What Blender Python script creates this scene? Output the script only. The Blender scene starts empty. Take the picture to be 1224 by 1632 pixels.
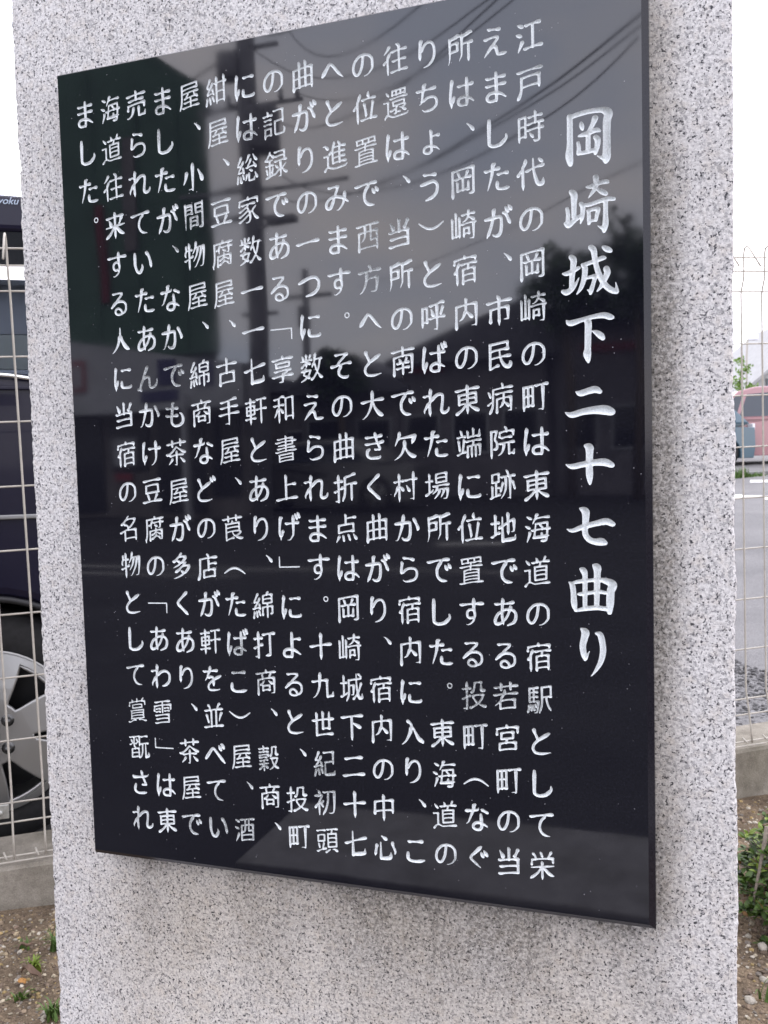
import bpy, bmesh, math, random
import numpy as np
from mathutils import Vector, Matrix
from mathutils.geometry import delaunay_2d_cdt
R = math.radians
random.seed(7); rng = np.random.default_rng(7)
sc = bpy.context.scene
col = sc.collection

# ------------------------------------------------------------------ camera
CAM = Vector((0.7344, -0.9504, 1.04)); YAW, PITCH, ROLL = 0.32437574, -0.06302452, -0.02737276
fwd = Vector((-math.sin(YAW)*math.cos(PITCH), math.cos(YAW)*math.cos(PITCH), math.sin(PITCH)))
rt = Vector((math.cos(YAW), math.sin(YAW), 0)); upv = rt.cross(fwd)
R_ = rt*math.cos(ROLL) + upv*math.sin(ROLL); U_ = -rt*math.sin(ROLL) + upv*math.cos(ROLL)
cd = bpy.data.cameras.new('camera'); cam = bpy.data.objects.new('camera', cd); col.objects.link(cam)
m = Matrix((R_, U_, -fwd)).transposed().to_4x4(); m.translation = CAM
cam.matrix_world = m
cd.sensor_fit = 'VERTICAL'; cd.sensor_height = 32.0; cd.sensor_width = 24.0
cd.lens = 1412/1632*32.0
cd.clip_start = .02; cd.clip_end = 3000
cd.dof.use_dof = True; cd.dof.focus_distance = 1.12; cd.dof.aperture_fstop = cd.lens/1.9
sc.camera = cam

# ------------------------------------------------------------------ world, sun, exposure
w = bpy.data.worlds.new('World'); sc.world = w; w.use_nodes = True
nt = w.node_tree; nt.nodes.clear()
def N(t, **k):
    n = nt.nodes.new(t)
    for a, b in k.items(): setattr(n, a, b)
    return n
out = N('ShaderNodeOutputWorld'); bg = N('ShaderNodeBackground')
sky = N('ShaderNodeTexSky', sky_type='NISHITA'); sky.sun_disc = False
SUN_EL, SUN_ROT = R(52), R(20)
sky.sun_elevation = SUN_EL; sky.sun_rotation = SUN_ROT
tc = N('ShaderNodeTexCoord'); mp = N('ShaderNodeMapping'); mp.inputs['Scale'].default_value = (1, 1, 2.2)
n1 = N('ShaderNodeTexNoise'); n1.inputs['Scale'].default_value = 3.1; n1.inputs['Detail'].default_value = 5; n1.inputs['Roughness'].default_value = .5
rp = N('ShaderNodeValToRGB')
rp.color_ramp.elements[0].position = .36; rp.color_ramp.elements[0].color = (9.2, 9.7, 11.6, 1)
rp.color_ramp.elements[1].position = .66; rp.color_ramp.elements[1].color = (13.6, 12.6, 12.6, 1)
mx = N('ShaderNodeMix', data_type='RGBA'); mx.inputs[0].default_value = .86
L = nt.links.new
L(tc.outputs['Generated'], mp.inputs[0]); L(mp.outputs[0], n1.inputs['Vector']); L(n1.outputs['Fac'], rp.inputs[0])
L(sky.outputs[0], mx.inputs[6]); L(rp.outputs[0], mx.inputs[7]); L(mx.outputs[2], bg.inputs[0]); L(bg.outputs[0], out.inputs[0])
bg.inputs[1].default_value = .145
sd = bpy.data.lights.new('sun', 'SUN'); sd.energy = .6; sd.angle = R(18); sd.color = (1, .97, .93)
so = bpy.data.objects.new('sun', sd); col.objects.link(so)
sdir = Vector((math.sin(SUN_ROT)*math.cos(SUN_EL), math.cos(SUN_ROT)*math.cos(SUN_EL), math.sin(SUN_EL)))
so.rotation_euler = sdir.to_track_quat('Z', 'Y').to_euler()
sc.view_settings.view_transform = 'Standard'; sc.view_settings.look = 'None'
sc.view_settings.gamma = 1; sc.view_settings.exposure = .82; sc.view_settings.use_curve_mapping = False
sc.render.engine = 'CYCLES'; sc.cycles.max_bounces = 8

# ------------------------------------------------------------------ materials
def mat(name, colr=(.5, .5, .5), rough=.6, metal=0.0, spec=.5, build=None, **kw):
    m = bpy.data.materials.new(name); m.use_nodes = True
    b = m.node_tree.nodes['Principled BSDF']
    b.inputs['Base Color'].default_value = (*colr, 1); b.inputs['Roughness'].default_value = rough
    b.inputs['Metallic'].default_value = metal; b.inputs['Specular IOR Level'].default_value = spec
    for k, v in kw.items(): b.inputs[k.replace('_', ' ')].default_value = v
    if build: build(m.node_tree, b)
    return m
def node(t, ty, ins=None, **k):
    n = t.nodes.new(ty)
    for a, b in k.items(): setattr(n, a, b)
    for a, b in (ins or {}).items(): n.inputs[a].default_value = b
    return n
def ramp(t, src, stops, interp='LINEAR'):
    r = t.nodes.new('ShaderNodeValToRGB'); cr = r.color_ramp; cr.interpolation = interp
    while len(cr.elements) < len(stops): cr.elements.new(.5)
    for e, (p, c) in zip(cr.elements, stops):
        e.position = p; e.color = (*c, 1) if len(c) == 3 else c
    t.links.new(src, r.inputs[0]); return r.outputs[0]
def mixc(t, fac, a, b, blend='MIX'):
    n = t.nodes.new('ShaderNodeMix'); n.data_type = 'RGBA'; n.blend_type = blend
    for s, i in ((fac, 0), (a, 6), (b, 7)):
        if hasattr(s, 'links'): t.links.new(s, n.inputs[i])
        else: n.inputs[i].default_value = s if i == 0 else ((*s, 1) if len(s) == 3 else s)
    return n.outputs[2]
def geo_pos(t): return t.nodes.new('ShaderNodeNewGeometry').outputs['Position']
def noise(t, vec, scale, detail=2, rough=.5, out='Fac', scl=None):
    n = node(t, 'ShaderNodeTexNoise', {'Scale': scale, 'Detail': detail, 'Roughness': rough})
    if scl:
        mp = node(t, 'ShaderNodeMapping'); mp.inputs['Scale'].default_value = scl
        t.links.new(vec, mp.inputs[0]); vec = mp.outputs[0]
    t.links.new(vec, n.inputs['Vector']); return n.outputs[out]
def math_(t, op, a, b=None, clamp=False):
    n = t.nodes.new('ShaderNodeMath'); n.operation = op; n.use_clamp = clamp
    for s, i in ((a, 0), (b, 1)):
        if s is None: continue
        if hasattr(s, 'links'): t.links.new(s, n.inputs[i])
        else: n.inputs[i].default_value = s
    return n.outputs[0]
def bump(t, b, h, strength, dist):
    n = node(t, 'ShaderNodeBump', {'Strength': strength, 'Distance': dist}); t.links.new(h, n.inputs['Height'])
    t.links.new(n.outputs[0], b.inputs['Normal'])

def granite(t, b):
    p = geo_pos(t)
    sp = t.nodes.new('ShaderNodeSeparateXYZ'); t.links.new(p, sp.inputs[0])
    # pale mottled feldspar and quartz
    base = ramp(t, noise(t, p, 300, 3, .6), [(.36, (.50, .49, .50)), (.5, (.66, .65, .66)), (.62, (.78, .77, .775))])
    warm = noise(t, p, 90, 2, .5)
    base = mixc(t, ramp(t, warm, [(.5, (0, 0, 0)), (.72, (.35, .35, .35))]), base, (.62, .56, .50))
    # grey grains, then black mica flecks
    g = ramp(t, noise(t, p, 285, 2.5, .6), [(.545, (0, 0, 0)), (.60, (1, 1, 1))])
    base = mixc(t, math_(t, 'MULTIPLY', g, .66), base, (.25, .25, .265))
    k = ramp(t, noise(t, p, 310, 2.5, .62), [(.60, (0, 0, 0)), (.635, (1, 1, 1))])
    base = mixc(t, math_(t, 'MULTIPLY', k, .95), base, (.035, .035, .045))
    # weather stains: grime washed down under the plaque and down its right edge
    z, x = sp.outputs[2], sp.outputs[0]
    st = noise(t, p, 9, 4, .6, scl=(1, 1, .35))
    def band(v, a, b_, c, d):
        mr = node(t, 'ShaderNodeMapRange', {1: a, 2: b_}); mr.interpolation_type = 'SMOOTHSTEP'; t.links.new(v, mr.inputs[0])
        mr2 = node(t, 'ShaderNodeMapRange', {1: c, 2: d, 3: 1., 4: 0.}); mr2.interpolation_type = 'SMOOTHSTEP'; t.links.new(v, mr2.inputs[0])
        return math_(t, 'MULTIPLY', mr.outputs[0], mr2.outputs[0])
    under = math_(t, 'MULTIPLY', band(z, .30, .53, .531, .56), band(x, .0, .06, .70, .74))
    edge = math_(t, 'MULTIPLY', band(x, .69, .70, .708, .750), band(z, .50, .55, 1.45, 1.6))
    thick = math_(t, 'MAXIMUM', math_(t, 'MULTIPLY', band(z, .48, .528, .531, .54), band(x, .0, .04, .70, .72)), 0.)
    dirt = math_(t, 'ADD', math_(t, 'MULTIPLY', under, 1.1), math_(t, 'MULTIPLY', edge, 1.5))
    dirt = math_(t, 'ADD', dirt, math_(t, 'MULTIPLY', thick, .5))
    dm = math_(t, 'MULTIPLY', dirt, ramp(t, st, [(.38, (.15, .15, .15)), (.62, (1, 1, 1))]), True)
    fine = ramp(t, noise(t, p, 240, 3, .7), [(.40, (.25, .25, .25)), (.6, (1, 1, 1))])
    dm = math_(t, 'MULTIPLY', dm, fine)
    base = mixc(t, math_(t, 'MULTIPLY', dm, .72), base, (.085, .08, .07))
    gr = math_(t, 'MULTIPLY', band(z, -.1, .42, .46, .60), ramp(t, noise(t, p, 5, 3, .6), [(.3, (.45, .45, .45)), (.7, (1, 1, 1))]))
    gr = math_(t, 'MULTIPLY', gr, band(x, -.08, .06, .60, .78))
    gr = math_(t, 'ADD', math_(t, 'MULTIPLY', gr, .9), math_(t, 'MULTIPLY', edge, .6), True)
    base = mixc(t, gr, base, mixc(t, 1., base, (.80, .75, .66), 'MULTIPLY'))
    hs = mixc(t, 1., base, (.97, .965, .945), 'MULTIPLY'); base = hs
    big = noise(t, p, 3.5, 4, .6)
    base = mixc(t, .5, base, mixc(t, 1., base, ramp(t, big, [(.3, (.80, .78, .76)), (.7, (1.12, 1.12, 1.13))]), 'MULTIPLY'))
    t.links.new(base, b.inputs['Base Color'])
    bump(t, b, noise(t, p, 300, 4, .65), .55, .0018)
M = {}
M['granite'] = mat('pale_granite', rough=.78, spec=.35, build=granite)

def black_granite(t, b):
    p = geo_pos(t)
    c = ramp(t, noise(t, p, 420, 3, .7), [(.35, (.0025, .0025, .005)), (.62, (.0065, .0065, .0115)), (.74, (.026, .026, .036))])
    v = node(t, 'ShaderNodeTexVoronoi', {'Scale': 120.}); t.links.new(p, v.inputs['Vector'])
    dots = ramp(t, v.outputs['Distance'], [(.045, (1, 1, 1)), (.085, (0, 0, 0))])
    pick = ramp(t, noise(t, p, 70, 2, .5), [(.50, (0, 0, 0)), (.60, (1, 1, 1))])
    dust = math_(t, 'MULTIPLY', dots, pick)
    c = mixc(t, math_(t, 'MULTIPLY', dust, .55), c, (.45, .45, .48))
    t.links.new(c, b.inputs['Base Color'])
    smear = ramp(t, noise(t, p, 6, 5, .65, scl=(1, 1, .5)), [(.4, (.025, .025, .025)), (.75, (.07, .07, .07))])
    r = mixc(t, dust, smear, (.6, .6, .6)); t.links.new(r, b.inputs['Roughness'])
    bump(t, b, noise(t, p, 2.2, 2, .5), .026, .05)
M['black'] = mat('polished_black_granite', rough=.03, spec=.5, IOR=1.74, build=black_granite)
def saw_edge(t, b):
    p = geo_pos(t)
    t.links.new(ramp(t, noise(t, p, 500, 3, .7), [(.35, (.007, .006, .010)), (.7, (.016, .015, .020))]), b.inputs['Base Color'])
M['blackedge'] = mat('honed_black_granite_edge', rough=.12, spec=.35, build=saw_edge)
def letterpaint(t, b):
    p = geo_pos(t)
    c = ramp(t, noise(t, p, 700, 2, .6), [(.3, (.56, .59, .60)), (.62, (.76, .80, .81))])
    # paint worn thin in places, more of it low on the stone
    sp = t.nodes.new('ShaderNodeSeparateXYZ'); t.links.new(p, sp.inputs[0])
    mr = node(t, 'ShaderNodeMapRange', {1: .56, 2: .80, 3: .085, 4: -.05}); t.links.new(sp.outputs[2], mr.inputs[0])
    n = math_(t, 'ADD', noise(t, p, 11, 1, .4), mr.outputs[0])
    worn = ramp(t, n, [(.57, (0, 0, 0)), (.65, (1, 1, 1))])
    grit = ramp(t, noise(t, p, 600, 3, .7), [(.42, (.9, .9, .9)), (.6, (.15, .15, .15))])
    c = mixc(t, math_(t, 'MULTIPLY', worn, grit), c, (.16, .17, .17))
    t.links.new(c, b.inputs['Base Color']); bump(t, b, noise(t, p, 500, 3, .6), .4, .0008)
M['letter'] = mat('white_engraving_paint', rough=.7, spec=.2, build=letterpaint)
def conc(c1, c2, scale=18):
    def f(t, b):
        p = geo_pos(t)
        c = ramp(t, noise(t, p, scale, 6, .7), [(.3, c1), (.7, c2)])
        g = ramp(t, noise(t, p, 380, 3, .7), [(.3, (.72, .72, .72)), (.65, (1.1, 1.1, 1.1))])
        s = ramp(t, noise(t, p, 7, 4, .6, scl=(1, 1, .3)), [(.42, (1, 1, 1)), (.7, (.66, .66, .62))])
        c = mixc(t, 1., mixc(t, 1., c, g, 'MULTIPLY'), s, 'MULTIPLY')
        t.links.new(c, b.inputs['Base Color']); bump(t, b, noise(t, p, 200, 5, .7), .6, .003)
    return f
M['concrete'] = mat('weathered_concrete', rough=.9, spec=.2, build=conc((.19, .17, .14), (.36, .33, .28)))
M['pave'] = mat('sidewalk_concrete', rough=.9, spec=.2, build=conc((.21, .205, .21), (.29, .285, .29)))
def asph(t, b):
    p = geo_pos(t)
    c = ramp(t, noise(t, p, 1.1, 6, .65), [(.3, (.13, .127, .13)), (.7, (.20, .195, .195))])
    g = ramp(t, noise(t, p, 130, 4, .75), [(.35, (.55, .55, .55)), (.65, (1.35, 1.35, 1.35))])
    t.links.new(mixc(t, 1., c, g, 'MULTIPLY'), b.inputs['Base Color']); bump(t, b, noise(t, p, 140, 4, .7), .7, .006)
M['asphalt'] = mat('asphalt_lot', rough=.85, spec=.3, build=asph)
def asphd(t, b):
    p = geo_pos(t)
    c = ramp(t, noise(t, p, 1.5, 6, .65), [(.3, (.024, .024, .028)), (.7, (.045, .045, .05))])
    t.links.new(c, b.inputs['Base Color'])
M['road'] = mat('asphalt_road', rough=.85, spec=.3, build=asphd)
def soil(t, b):
    p = geo_pos(t)
    c = ramp(t, noise(t, p, 13, 7, .7), [(.28, (.10, .078, .058)), (.5, (.22, .172, .125)), (.72, (.38, .295, .205))])
    g = ramp(t, noise(t, p, 170, 4, .7), [(.35, (.6, .58, .56)), (.65, (1.25, 1.22, 1.18))])
    t.links.new(mixc(t, 1., c, g, 'MULTIPLY'), b.inputs['Base Color']); bump(t, b, noise(t, p, 120, 5, .75), 1., .012)
M['soil'] = mat('sandy_soil', rough=.95, spec=.1, build=soil)
def attr_col(scale=140, lo=.7, hi=1.2, rnd=.35):
    def f(t, b):
        a = t.nodes.new('ShaderNodeAttribute'); a.attribute_name = 'tint'
        p = geo_pos(t)
        g = ramp(t, noise(t, p, scale, 3, .7), [(.3, (lo,)*3), (.7, (hi,)*3)])
        t.links.new(mixc(t, 1., a.outputs['Color'], g, 'MULTIPLY'), b.inputs['Base Color'])
    return f
M['pebble'] = mat('pebbles', rough=.85, spec=.25, build=attr_col())
M['leafmix'] = mat('weed_leaves', rough=.6, spec=.3, build=attr_col(60, .8, 1.15))
def pale(c, lo=.8, hi=1.1, s=30, bmp=0):
    def f(t, b):
        p = geo_pos(t)
        g = ramp(t, noise(t, p, s, 4, .6), [(.3, (lo,)*3), (.7, (hi,)*3)])
        t.links.new(mixc(t, 1., c, g, 'MULTIPLY'), b.inputs['Base Color'])
        if bmp: bump(t, b, noise(t, p, s*3, 4, .6), .4, bmp)
    return f
M['rock'] = mat('pale_rock', rough=.8, build=pale((.36, .33, .28), .6, 1.15, 90, .002))
M['orange'] = mat('orange_rock', rough=.8, build=pale((.52, .26, .08), .6, 1.2, 120, .002))
M['deadleaf'] = mat('dry_brown_leaf', rough=.7, spec=.2, build=pale((.17, .115, .085), .7, 1.2, 90, .001))
M['wire'] = mat('beige_coated_wire', rough=.45, spec=.4, build=pale((.44, .41, .36), .85, 1.08, 60))
M['bracket'] = mat('zinc_bracket', rough=.45, metal=.6, build=pale((.42, .42, .39), .7, 1.1, 80))
for nme, c in (('leaf_green', (.062, .115, .018)), ('leaf_dark', (.028, .055, .012)), ('leaf_lime', (.16, .23, .03)), ('leaf_red', (.16, .085, .025))):
    M[nme] = mat(nme, rough=.5, spec=.4, build=pale(c, .65, 1.2, 150))
M['grass'] = mat('grass_green', rough=.5, spec=.3, build=pale((.085, .15, .035), .7, 1.2, 50))
M['twig'] = mat('grey_twig', rough=.8, build=pale((.22, .185, .15), .6, 1.2, 200))
M['line'] = mat('worn_white_line', rough=.8, build=pale((.72, .71, .69), .55, 1.1, 25))
M['van'] = mat('midnight_blue_paint', (.010, .009, .022), .25, 0, .22, Coat_Weight=.12, Coat_Roughness=.05)
M['vanplastic'] = mat('black_trim_plastic', (.012, .012, .014), .5)
M['glass'] = mat('tinted_window_glass', (.45, .48, .52), .02, 0, .5, Transmission_Weight=1.0, IOR=1.02)
M['carglass'] = mat('car_window_dark', (.035, .045, .06), .06, 0, .6)
M['tyre'] = mat('tyre_rubber', rough=.8, spec=.3, build=pale((.016, .016, .017), .7, 1.2, 60))
M['alloy'] = mat('silver_alloy', (.36, .36, .355), .36, .8)
M['alloydark'] = mat('brushed_alloy', (.30, .30, .30), .4, .8)
M['chrome'] = mat('bright_chrome', (.8, .8, .8), .15, 1.0)
M['nut'] = mat('dark_lug_nut', (.10, .10, .10), .3, .9)
M['pink'] = mat('dusty_pink_paint', (.33, .165, .18), .22, 0, .5, Coat_Weight=.7)
M['blue'] = mat('teal_blue_paint', (.055, .105, .14), .2, 0, .5, Coat_Weight=.7)
M['lamp_red'] = mat('red_lamp', (.45, .02, .02), .2)
M['lamp_white'] = mat('clear_lamp', (.75, .76, .8), .15)
M['plate'] = mat('white_plate', (.8, .8, .78), .4)
M['script'] = mat('pale_blue_script', (.42, .50, .62), .5)
M['gwall'] = mat('grey_siding', rough=.8, build=pale((.42, .42, .41), .9, 1.05, 3))
M['groof'] = mat('grey_roof', rough=.7, build=pale((.30, .30, .30), .85, 1.1, 4))
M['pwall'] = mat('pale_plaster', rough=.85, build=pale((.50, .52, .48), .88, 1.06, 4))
M['green'] = mat('dark_green_panel', rough=.7, spec=.2, build=pale((.075, .135, .10), .75, 1.15, 1.2))
M['redcloth'] = mat('dark_red_cloth', rough=.8, build=pale((.17, .03, .04), .7, 1.2, 4))
M['redsign'] = mat('red_sign', rough=.5, build=pale((.28, .035, .05), .8, 1.1, 4))
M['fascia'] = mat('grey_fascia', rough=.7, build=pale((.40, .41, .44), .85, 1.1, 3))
M['darkwall'] = mat('dark_brick_wall', rough=.8, build=pale((.15, .14, .14), .6, 1.3, 2.))
M['shopglass'] = mat('shop_window_glass', (.03, .033, .04), .08, 0, .3)
M['navy'] = mat('navy_notice', (.05, .05, .13), .6)
M['roofdark'] = mat('dark_roof_tiles', rough=.8, build=pale((.16, .16, .19), .7, 1.2, 3))
M['brick'] = mat('dull_house_wall', rough=.85, build=pale((.20, .19, .21), .7, 1.2, 2))
M['poleconc'] = mat('pole_concrete', rough=.85, build=pale((.20, .20, .22), .8, 1.15, 8))
M['cable'] = mat('black_cable', (.012, .012, .012), .6)
M['bark'] = mat('grey_bark', rough=.9, build=pale((.12, .095, .07), .6, 1.2, 40))
M['treeleaf'] = mat('tree_leaf', rough=.6, build=pale((.035, .075, .022), .6, 1.4, 5))
M['youngleaf'] = mat('young_leaf', rough=.6, build=pale((.16, .27, .05), .7, 1.2, 5))

# ------------------------------------------------------------------ helpers
def link(name, verts, faces, m, parent=None, smooth=False, loc=None):
    me = bpy.data.meshes.new(name); me.from_pydata([tuple(v) for v in verts], [], faces); me.update()
    me.materials.append(m)
    if smooth: me.polygons.foreach_set('use_smooth', [True]*len(me.polygons))
    o = bpy.data.objects.new(name, me); col.objects.link(o)
    if parent: o.parent = parent
    if loc: o.location = loc
    return o
def tag(o, label=None, cat=None, group=None, kind=None):
    if label: o['label'] = label
    if cat: o['category'] = cat
    if group: o['group'] = group
    if kind: o['kind'] = kind
    return o
def empty(name, loc=(0, 0, 0), rz=0, **k):
    o = bpy.data.objects.new(name, None); col.objects.link(o); o.location = loc; o.rotation_euler = (0, 0, rz)
    o.empty_display_size = .1
    return tag(o, **k)
class MB:
    def __init__(s): s.v = []; s.f = []
    def add(s, v, f):
        b = len(s.v); s.v += [tuple(p) for p in v]; s.f += [tuple(i+b for i in q) for q in f]; return s
    def box(s, x0, y0, z0, x1, y1, z1):
        return s.add([(x0,y0,z0),(x1,y0,z0),(x1,y1,z0),(x0,y1,z0),(x0,y0,z1),(x1,y0,z1),(x1,y1,z1),(x0,y1,z1)],
                     [(0,3,2,1),(4,5,6,7),(0,1,5,4),(1,2,6,5),(2,3,7,6),(3,0,4,7)])
    def tube(s, pts, r, n=8, cap=True):
        pts = [Vector(p) for p in pts]; rs = r if isinstance(r, (list, tuple)) else [r]*len(pts)
        b = len(s.v); prev = None
        for i, p in enumerate(pts):
            d = (pts[min(i+1, len(pts)-1)] - pts[max(i-1, 0)]).normalized()
            if prev is None:
                a = d.orthogonal().normalized()
            else: a = (prev - d*prev.dot(d)).normalized()
            prev = a; c = d.cross(a)
            for k in range(n):
                t = 2*math.pi*k/n; s.v.append(tuple(p + (a*math.cos(t)+c*math.sin(t))*rs[i]))
        for i in range(len(pts)-1):
            for k in range(n):
                s.f.append((b+i*n+k, b+i*n+(k+1) % n, b+(i+1)*n+(k+1) % n, b+(i+1)*n+k))
        if cap:
            s.f.append(tuple(b+k for k in reversed(range(n)))); s.f.append(tuple(b+(len(pts)-1)*n+k for k in range(n)))
        return s
    def lathe(s, prof, n=32, c=(0,0,0), axis='y'):
        b = len(s.v)
        for (r, h) in prof:
            for k in range(n):
                t = 2*math.pi*k/n
                s.v.append((c[0]+r*math.cos(t), c[1]+h, c[2]+r*math.sin(t)) if axis == 'y' else (c[0]+r*math.cos(t), c[1]+r*math.sin(t), c[2]+h))
        for i in range(len(prof)-1):
            for k in range(n):
                s.f.append((b+i*n+k, b+i*n+(k+1) % n, b+(i+1)*n+(k+1) % n, b+(i+1)*n+k))
        return s
    def prism(s, poly, y0, y1):  # polygon in xz extruded along y
        n = len(poly); b = len(s.v)
        for y in (y0, y1): s.v += [(p[0], y, p[1]) for p in poly]
        s.f.append(tuple(b+i for i in range(n))); s.f.append(tuple(b+n+i for i in reversed(range(n))))
        for i in range(n): s.f.append((b+i, b+n+i, b+n+(i+1) % n, b+(i+1) % n))
        return s
    def build(s, name, m, parent=None, smooth=False, bevel=0):
        o = link(name, s.v, s.f, m, parent, smooth)
        if bevel:
            md = o.modifiers.new('bevel', 'BEVEL'); md.width = bevel; md.segments = 3; md.limit_method = 'ANGLE'; md.angle_limit = R(40)
        return o
def kids(o): return [c for c in bpy.data.objects if c.parent == o]
def share(src, name=None, parent=None, **k):
    o = src.copy(); col.objects.link(o)
    if parent: o.parent = parent
    return o

# ------------------------------------------------------------------ ground, lot, road
FO = Vector((-0.7387, 0.7361, 0)); FA = R(34.043)
FU = Vector((math.cos(FA), math.sin(FA), 0)); FN = Vector((-math.sin(FA), math.cos(FA), 0))
def fp(u, off, z): return FO + FU*u + FN*off + Vector((0, 0, z))
def lot_z(y): return .004 + .035*max(0, min(y, 24)-2)
def nz(x, y, s=1.0):
    return (math.sin(x*7.1*s+1.3)*math.sin(y*6.3*s+.7) + .5*math.sin(x*17*s+y*13*s) + .3*math.sin(x*31*s-y*37*s+2))/1.8
def soil_z(x, y): return .012*nz(x, y) - .004
# soil bed: a fine sheet where the camera looks, then on outwards
xs = [-60, -20, -6, -3] + list(np.arange(-1.6, 2.0, .03)) + [3, 6, 20, 60]
ys = list(np.arange(-.98, 2.9, .03)) + [3.2]
v = []; f = []
for j, y in enumerate(ys):
    for x in xs: v.append((x, y, soil_z(x, y) if -1.6 < x < 2 else 0))
nx = len(xs)
# keep what lies in front of the concrete wall
def front(x, y): return (Vector((x, y, 0))-FO).dot(FN) < .10
for j in range(len(ys)-1):
    for i in range(nx-1):
        cx, cy = (xs[i]+xs[i+1])/2, (ys[j]+ys[j+1])/2
        if front(cx, cy) or xs[i] < -1.6 and cy < 1 : f.append((j*nx+i, j*nx+i+1, (j+1)*nx+i+1, (j+1)*nx+i))
tag(link('soil_bed', v, f, M['soil'], smooth=True), kind='structure')
b = MB(); b.add([(-900, -1.0, -.03), (900, -1.0, -.03), (900, -900, -.03), (-900, -900, -.03)], [(0, 3, 2, 1)])
tag(b.build('road', M['road']), kind='structure')
b = MB(); b.add([(-900, -.9, -.05), (900, -.9, -.05), (900, 900, -.05), (-900, 900, -.05)], [(0, 1, 2, 3)])
tag(b.build('ground', M['soil']), kind='structure')
# pavement slabs between road and soil bed
for k in range(0, 3):
    x0 = -.37 + k*2.4
    o = MB().box(x0+.004, -1.46, -.10, x0+2.396, -1.03, .005).build('pavement_slab' if k > -4 else 'pavement_slab', M['pave'] if k >= 0 else M['concrete'], bevel=.006)
    tag(o, kind='structure')
b = MB(); b.box(-60, -1.032, -.1, 60, -.975, -.012); tag(b.build('kerb_footing', M['road']), kind='structure')
# road markings
def line_sheet(name, pts, zf, label=None, kind='structure'):
    vv = [(x, y, zf(y)) for x, y in pts]; o = link(name, vv, [tuple(range(len(vv)))], M['line']); tag(o, kind=kind); return o
line_sheet('road_marking', [(-40, -6.72), (-.6, -6.72), (-.6, -6.79), (-40, -6.79)], lambda y: -.026)
line_sheet('road_marking', [(-40, -6.24), (-3.1, -6.24), (-3.1, -6.30), (-40, -6.30)], lambda y: -.026)
line_sheet('road_marking', [(-2.0, -9.0), (-1.2, -9.0), (-1.2, -9.25), (-2.0, -9.25)], lambda y: -.026)
# parking lot sheet rising gently away from the wall
us = [-300, -60, -20, -8, -3, 0, 3, 6, 12, 20, 60, 300]; offs = [.12, .5, 1, 2, 3, 5, 8, 12, 16, 20, 24, 28, 40, 80, 300, 900]
v = []; f = []
for a in offs:
    for u_ in us:
        p = fp(u_, a, 0); v.append((p.x, p.y, lot_z(p.y)))
for j in range(len(offs)-1):
    for i in range(len(us)-1): f.append((j*12+i, j*12+i+1, (j+1)*12+i+1, (j+1)*12+i))
bm_ = link('parking_lot', v, f, M['asphalt']); tag(bm_, kind='structure')
md = bm_.modifiers.new('s', 'SUBSURF'); md.subdivision_type = 'SIMPLE'; md.levels = md.render_levels = 2

# ------------------------------------------------------------------ scatter (soil pebbles, lot gravel)
ICO = None
def ico(sub=1):
    bm = bmesh.new(); bmesh.ops.create_icosphere(bm, subdivisions=sub, radius=1)
    vs = np.array([v.co[:] for v in bm.verts]); fs = np.array([[v.index for v in f_.verts] for f_ in bm.faces]); bm.free(); return vs, fs
ICO = ico(1)
def scatter(name, pts, sizes, cols, m, flat=.65):
    V0, F0 = ICO; n = len(pts); allv = []; allc = []
    fs = (F0[None] + (np.arange(n)*len(V0))[:, None, None]).reshape(-1, 3)
    for p, s, c in zip(pts, sizes, cols):
        A = np.linalg.qr(rng.normal(size=(3, 3)))[0]
        v_ = V0*(1+rng.normal(scale=.13, size=(len(V0), 1)))*np.array([1, .75+.3*rng.random(), .6+.3*rng.random()])
        v_ = v_@A; v_[:, 2] *= flat; allv.append(v_*s + np.array(p)); allc.append(np.tile([*c, 1], (len(V0), 1)))
    vv = np.concatenate(allv); o = link(name, vv.tolist(), fs.tolist(), m, smooth=False)
    at = o.data.color_attributes.new('tint', 'FLOAT_COLOR', 'POINT'); at.data.foreach_set('color', np.concatenate(allc).astype(np.float32).ravel())
    return o
PAL = [(.44, .35, .23), (.52, .45, .33), (.34, .26, .18), (.24, .18, .13), (.56, .51, .42), (.46, .34, .16), (.30, .26, .22), (.16, .12, .09), (.26, .19, .14), (.20, .15, .11)]
def zone(n, x0, x1, y0, y1, smin, smax, test=lambda x, y: True):
    P, S, Cc = [], [], []
    while len(P) < n:
        x, y = rng.uniform(x0, x1), rng.uniform(y0, y1)
        if not test(x, y): continue
        s = smin*(smax/smin)**(rng.random()**2.2)
        P.append((x, y, soil_z(x, y)+s*.15)); S.append(s); c = np.array(PAL[rng.integers(len(PAL))])*rng.uniform(.45, .85); Cc.append(c)
    return P, S, Cc
okf = lambda x, y: (Vector((x, y, 0))-FO).dot(FN) < -.035 and not (-.12 < x < .81 and -.02 < y < .33)
P1 = zone(8000, -1.15, -.2, .15, .85, .0016, .0075, okf)
P2 = zone(7000, .80, 1.3, .45, 2.3, .0018, .009, okf)
P3 = zone(1800, -1.6, 1.9, -.95, 1.6, .003, .010, okf)
tag(scatter('soil_pebbles', P1[0]+P2[0]+P3[0], P1[1]+P2[1]+P3[1], P1[2]+P2[2]+P3[2], M['pebble']),
    'sandy gravel of small tan and beige pebbles lying on the soil', 'gravel', kind='stuff')
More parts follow.
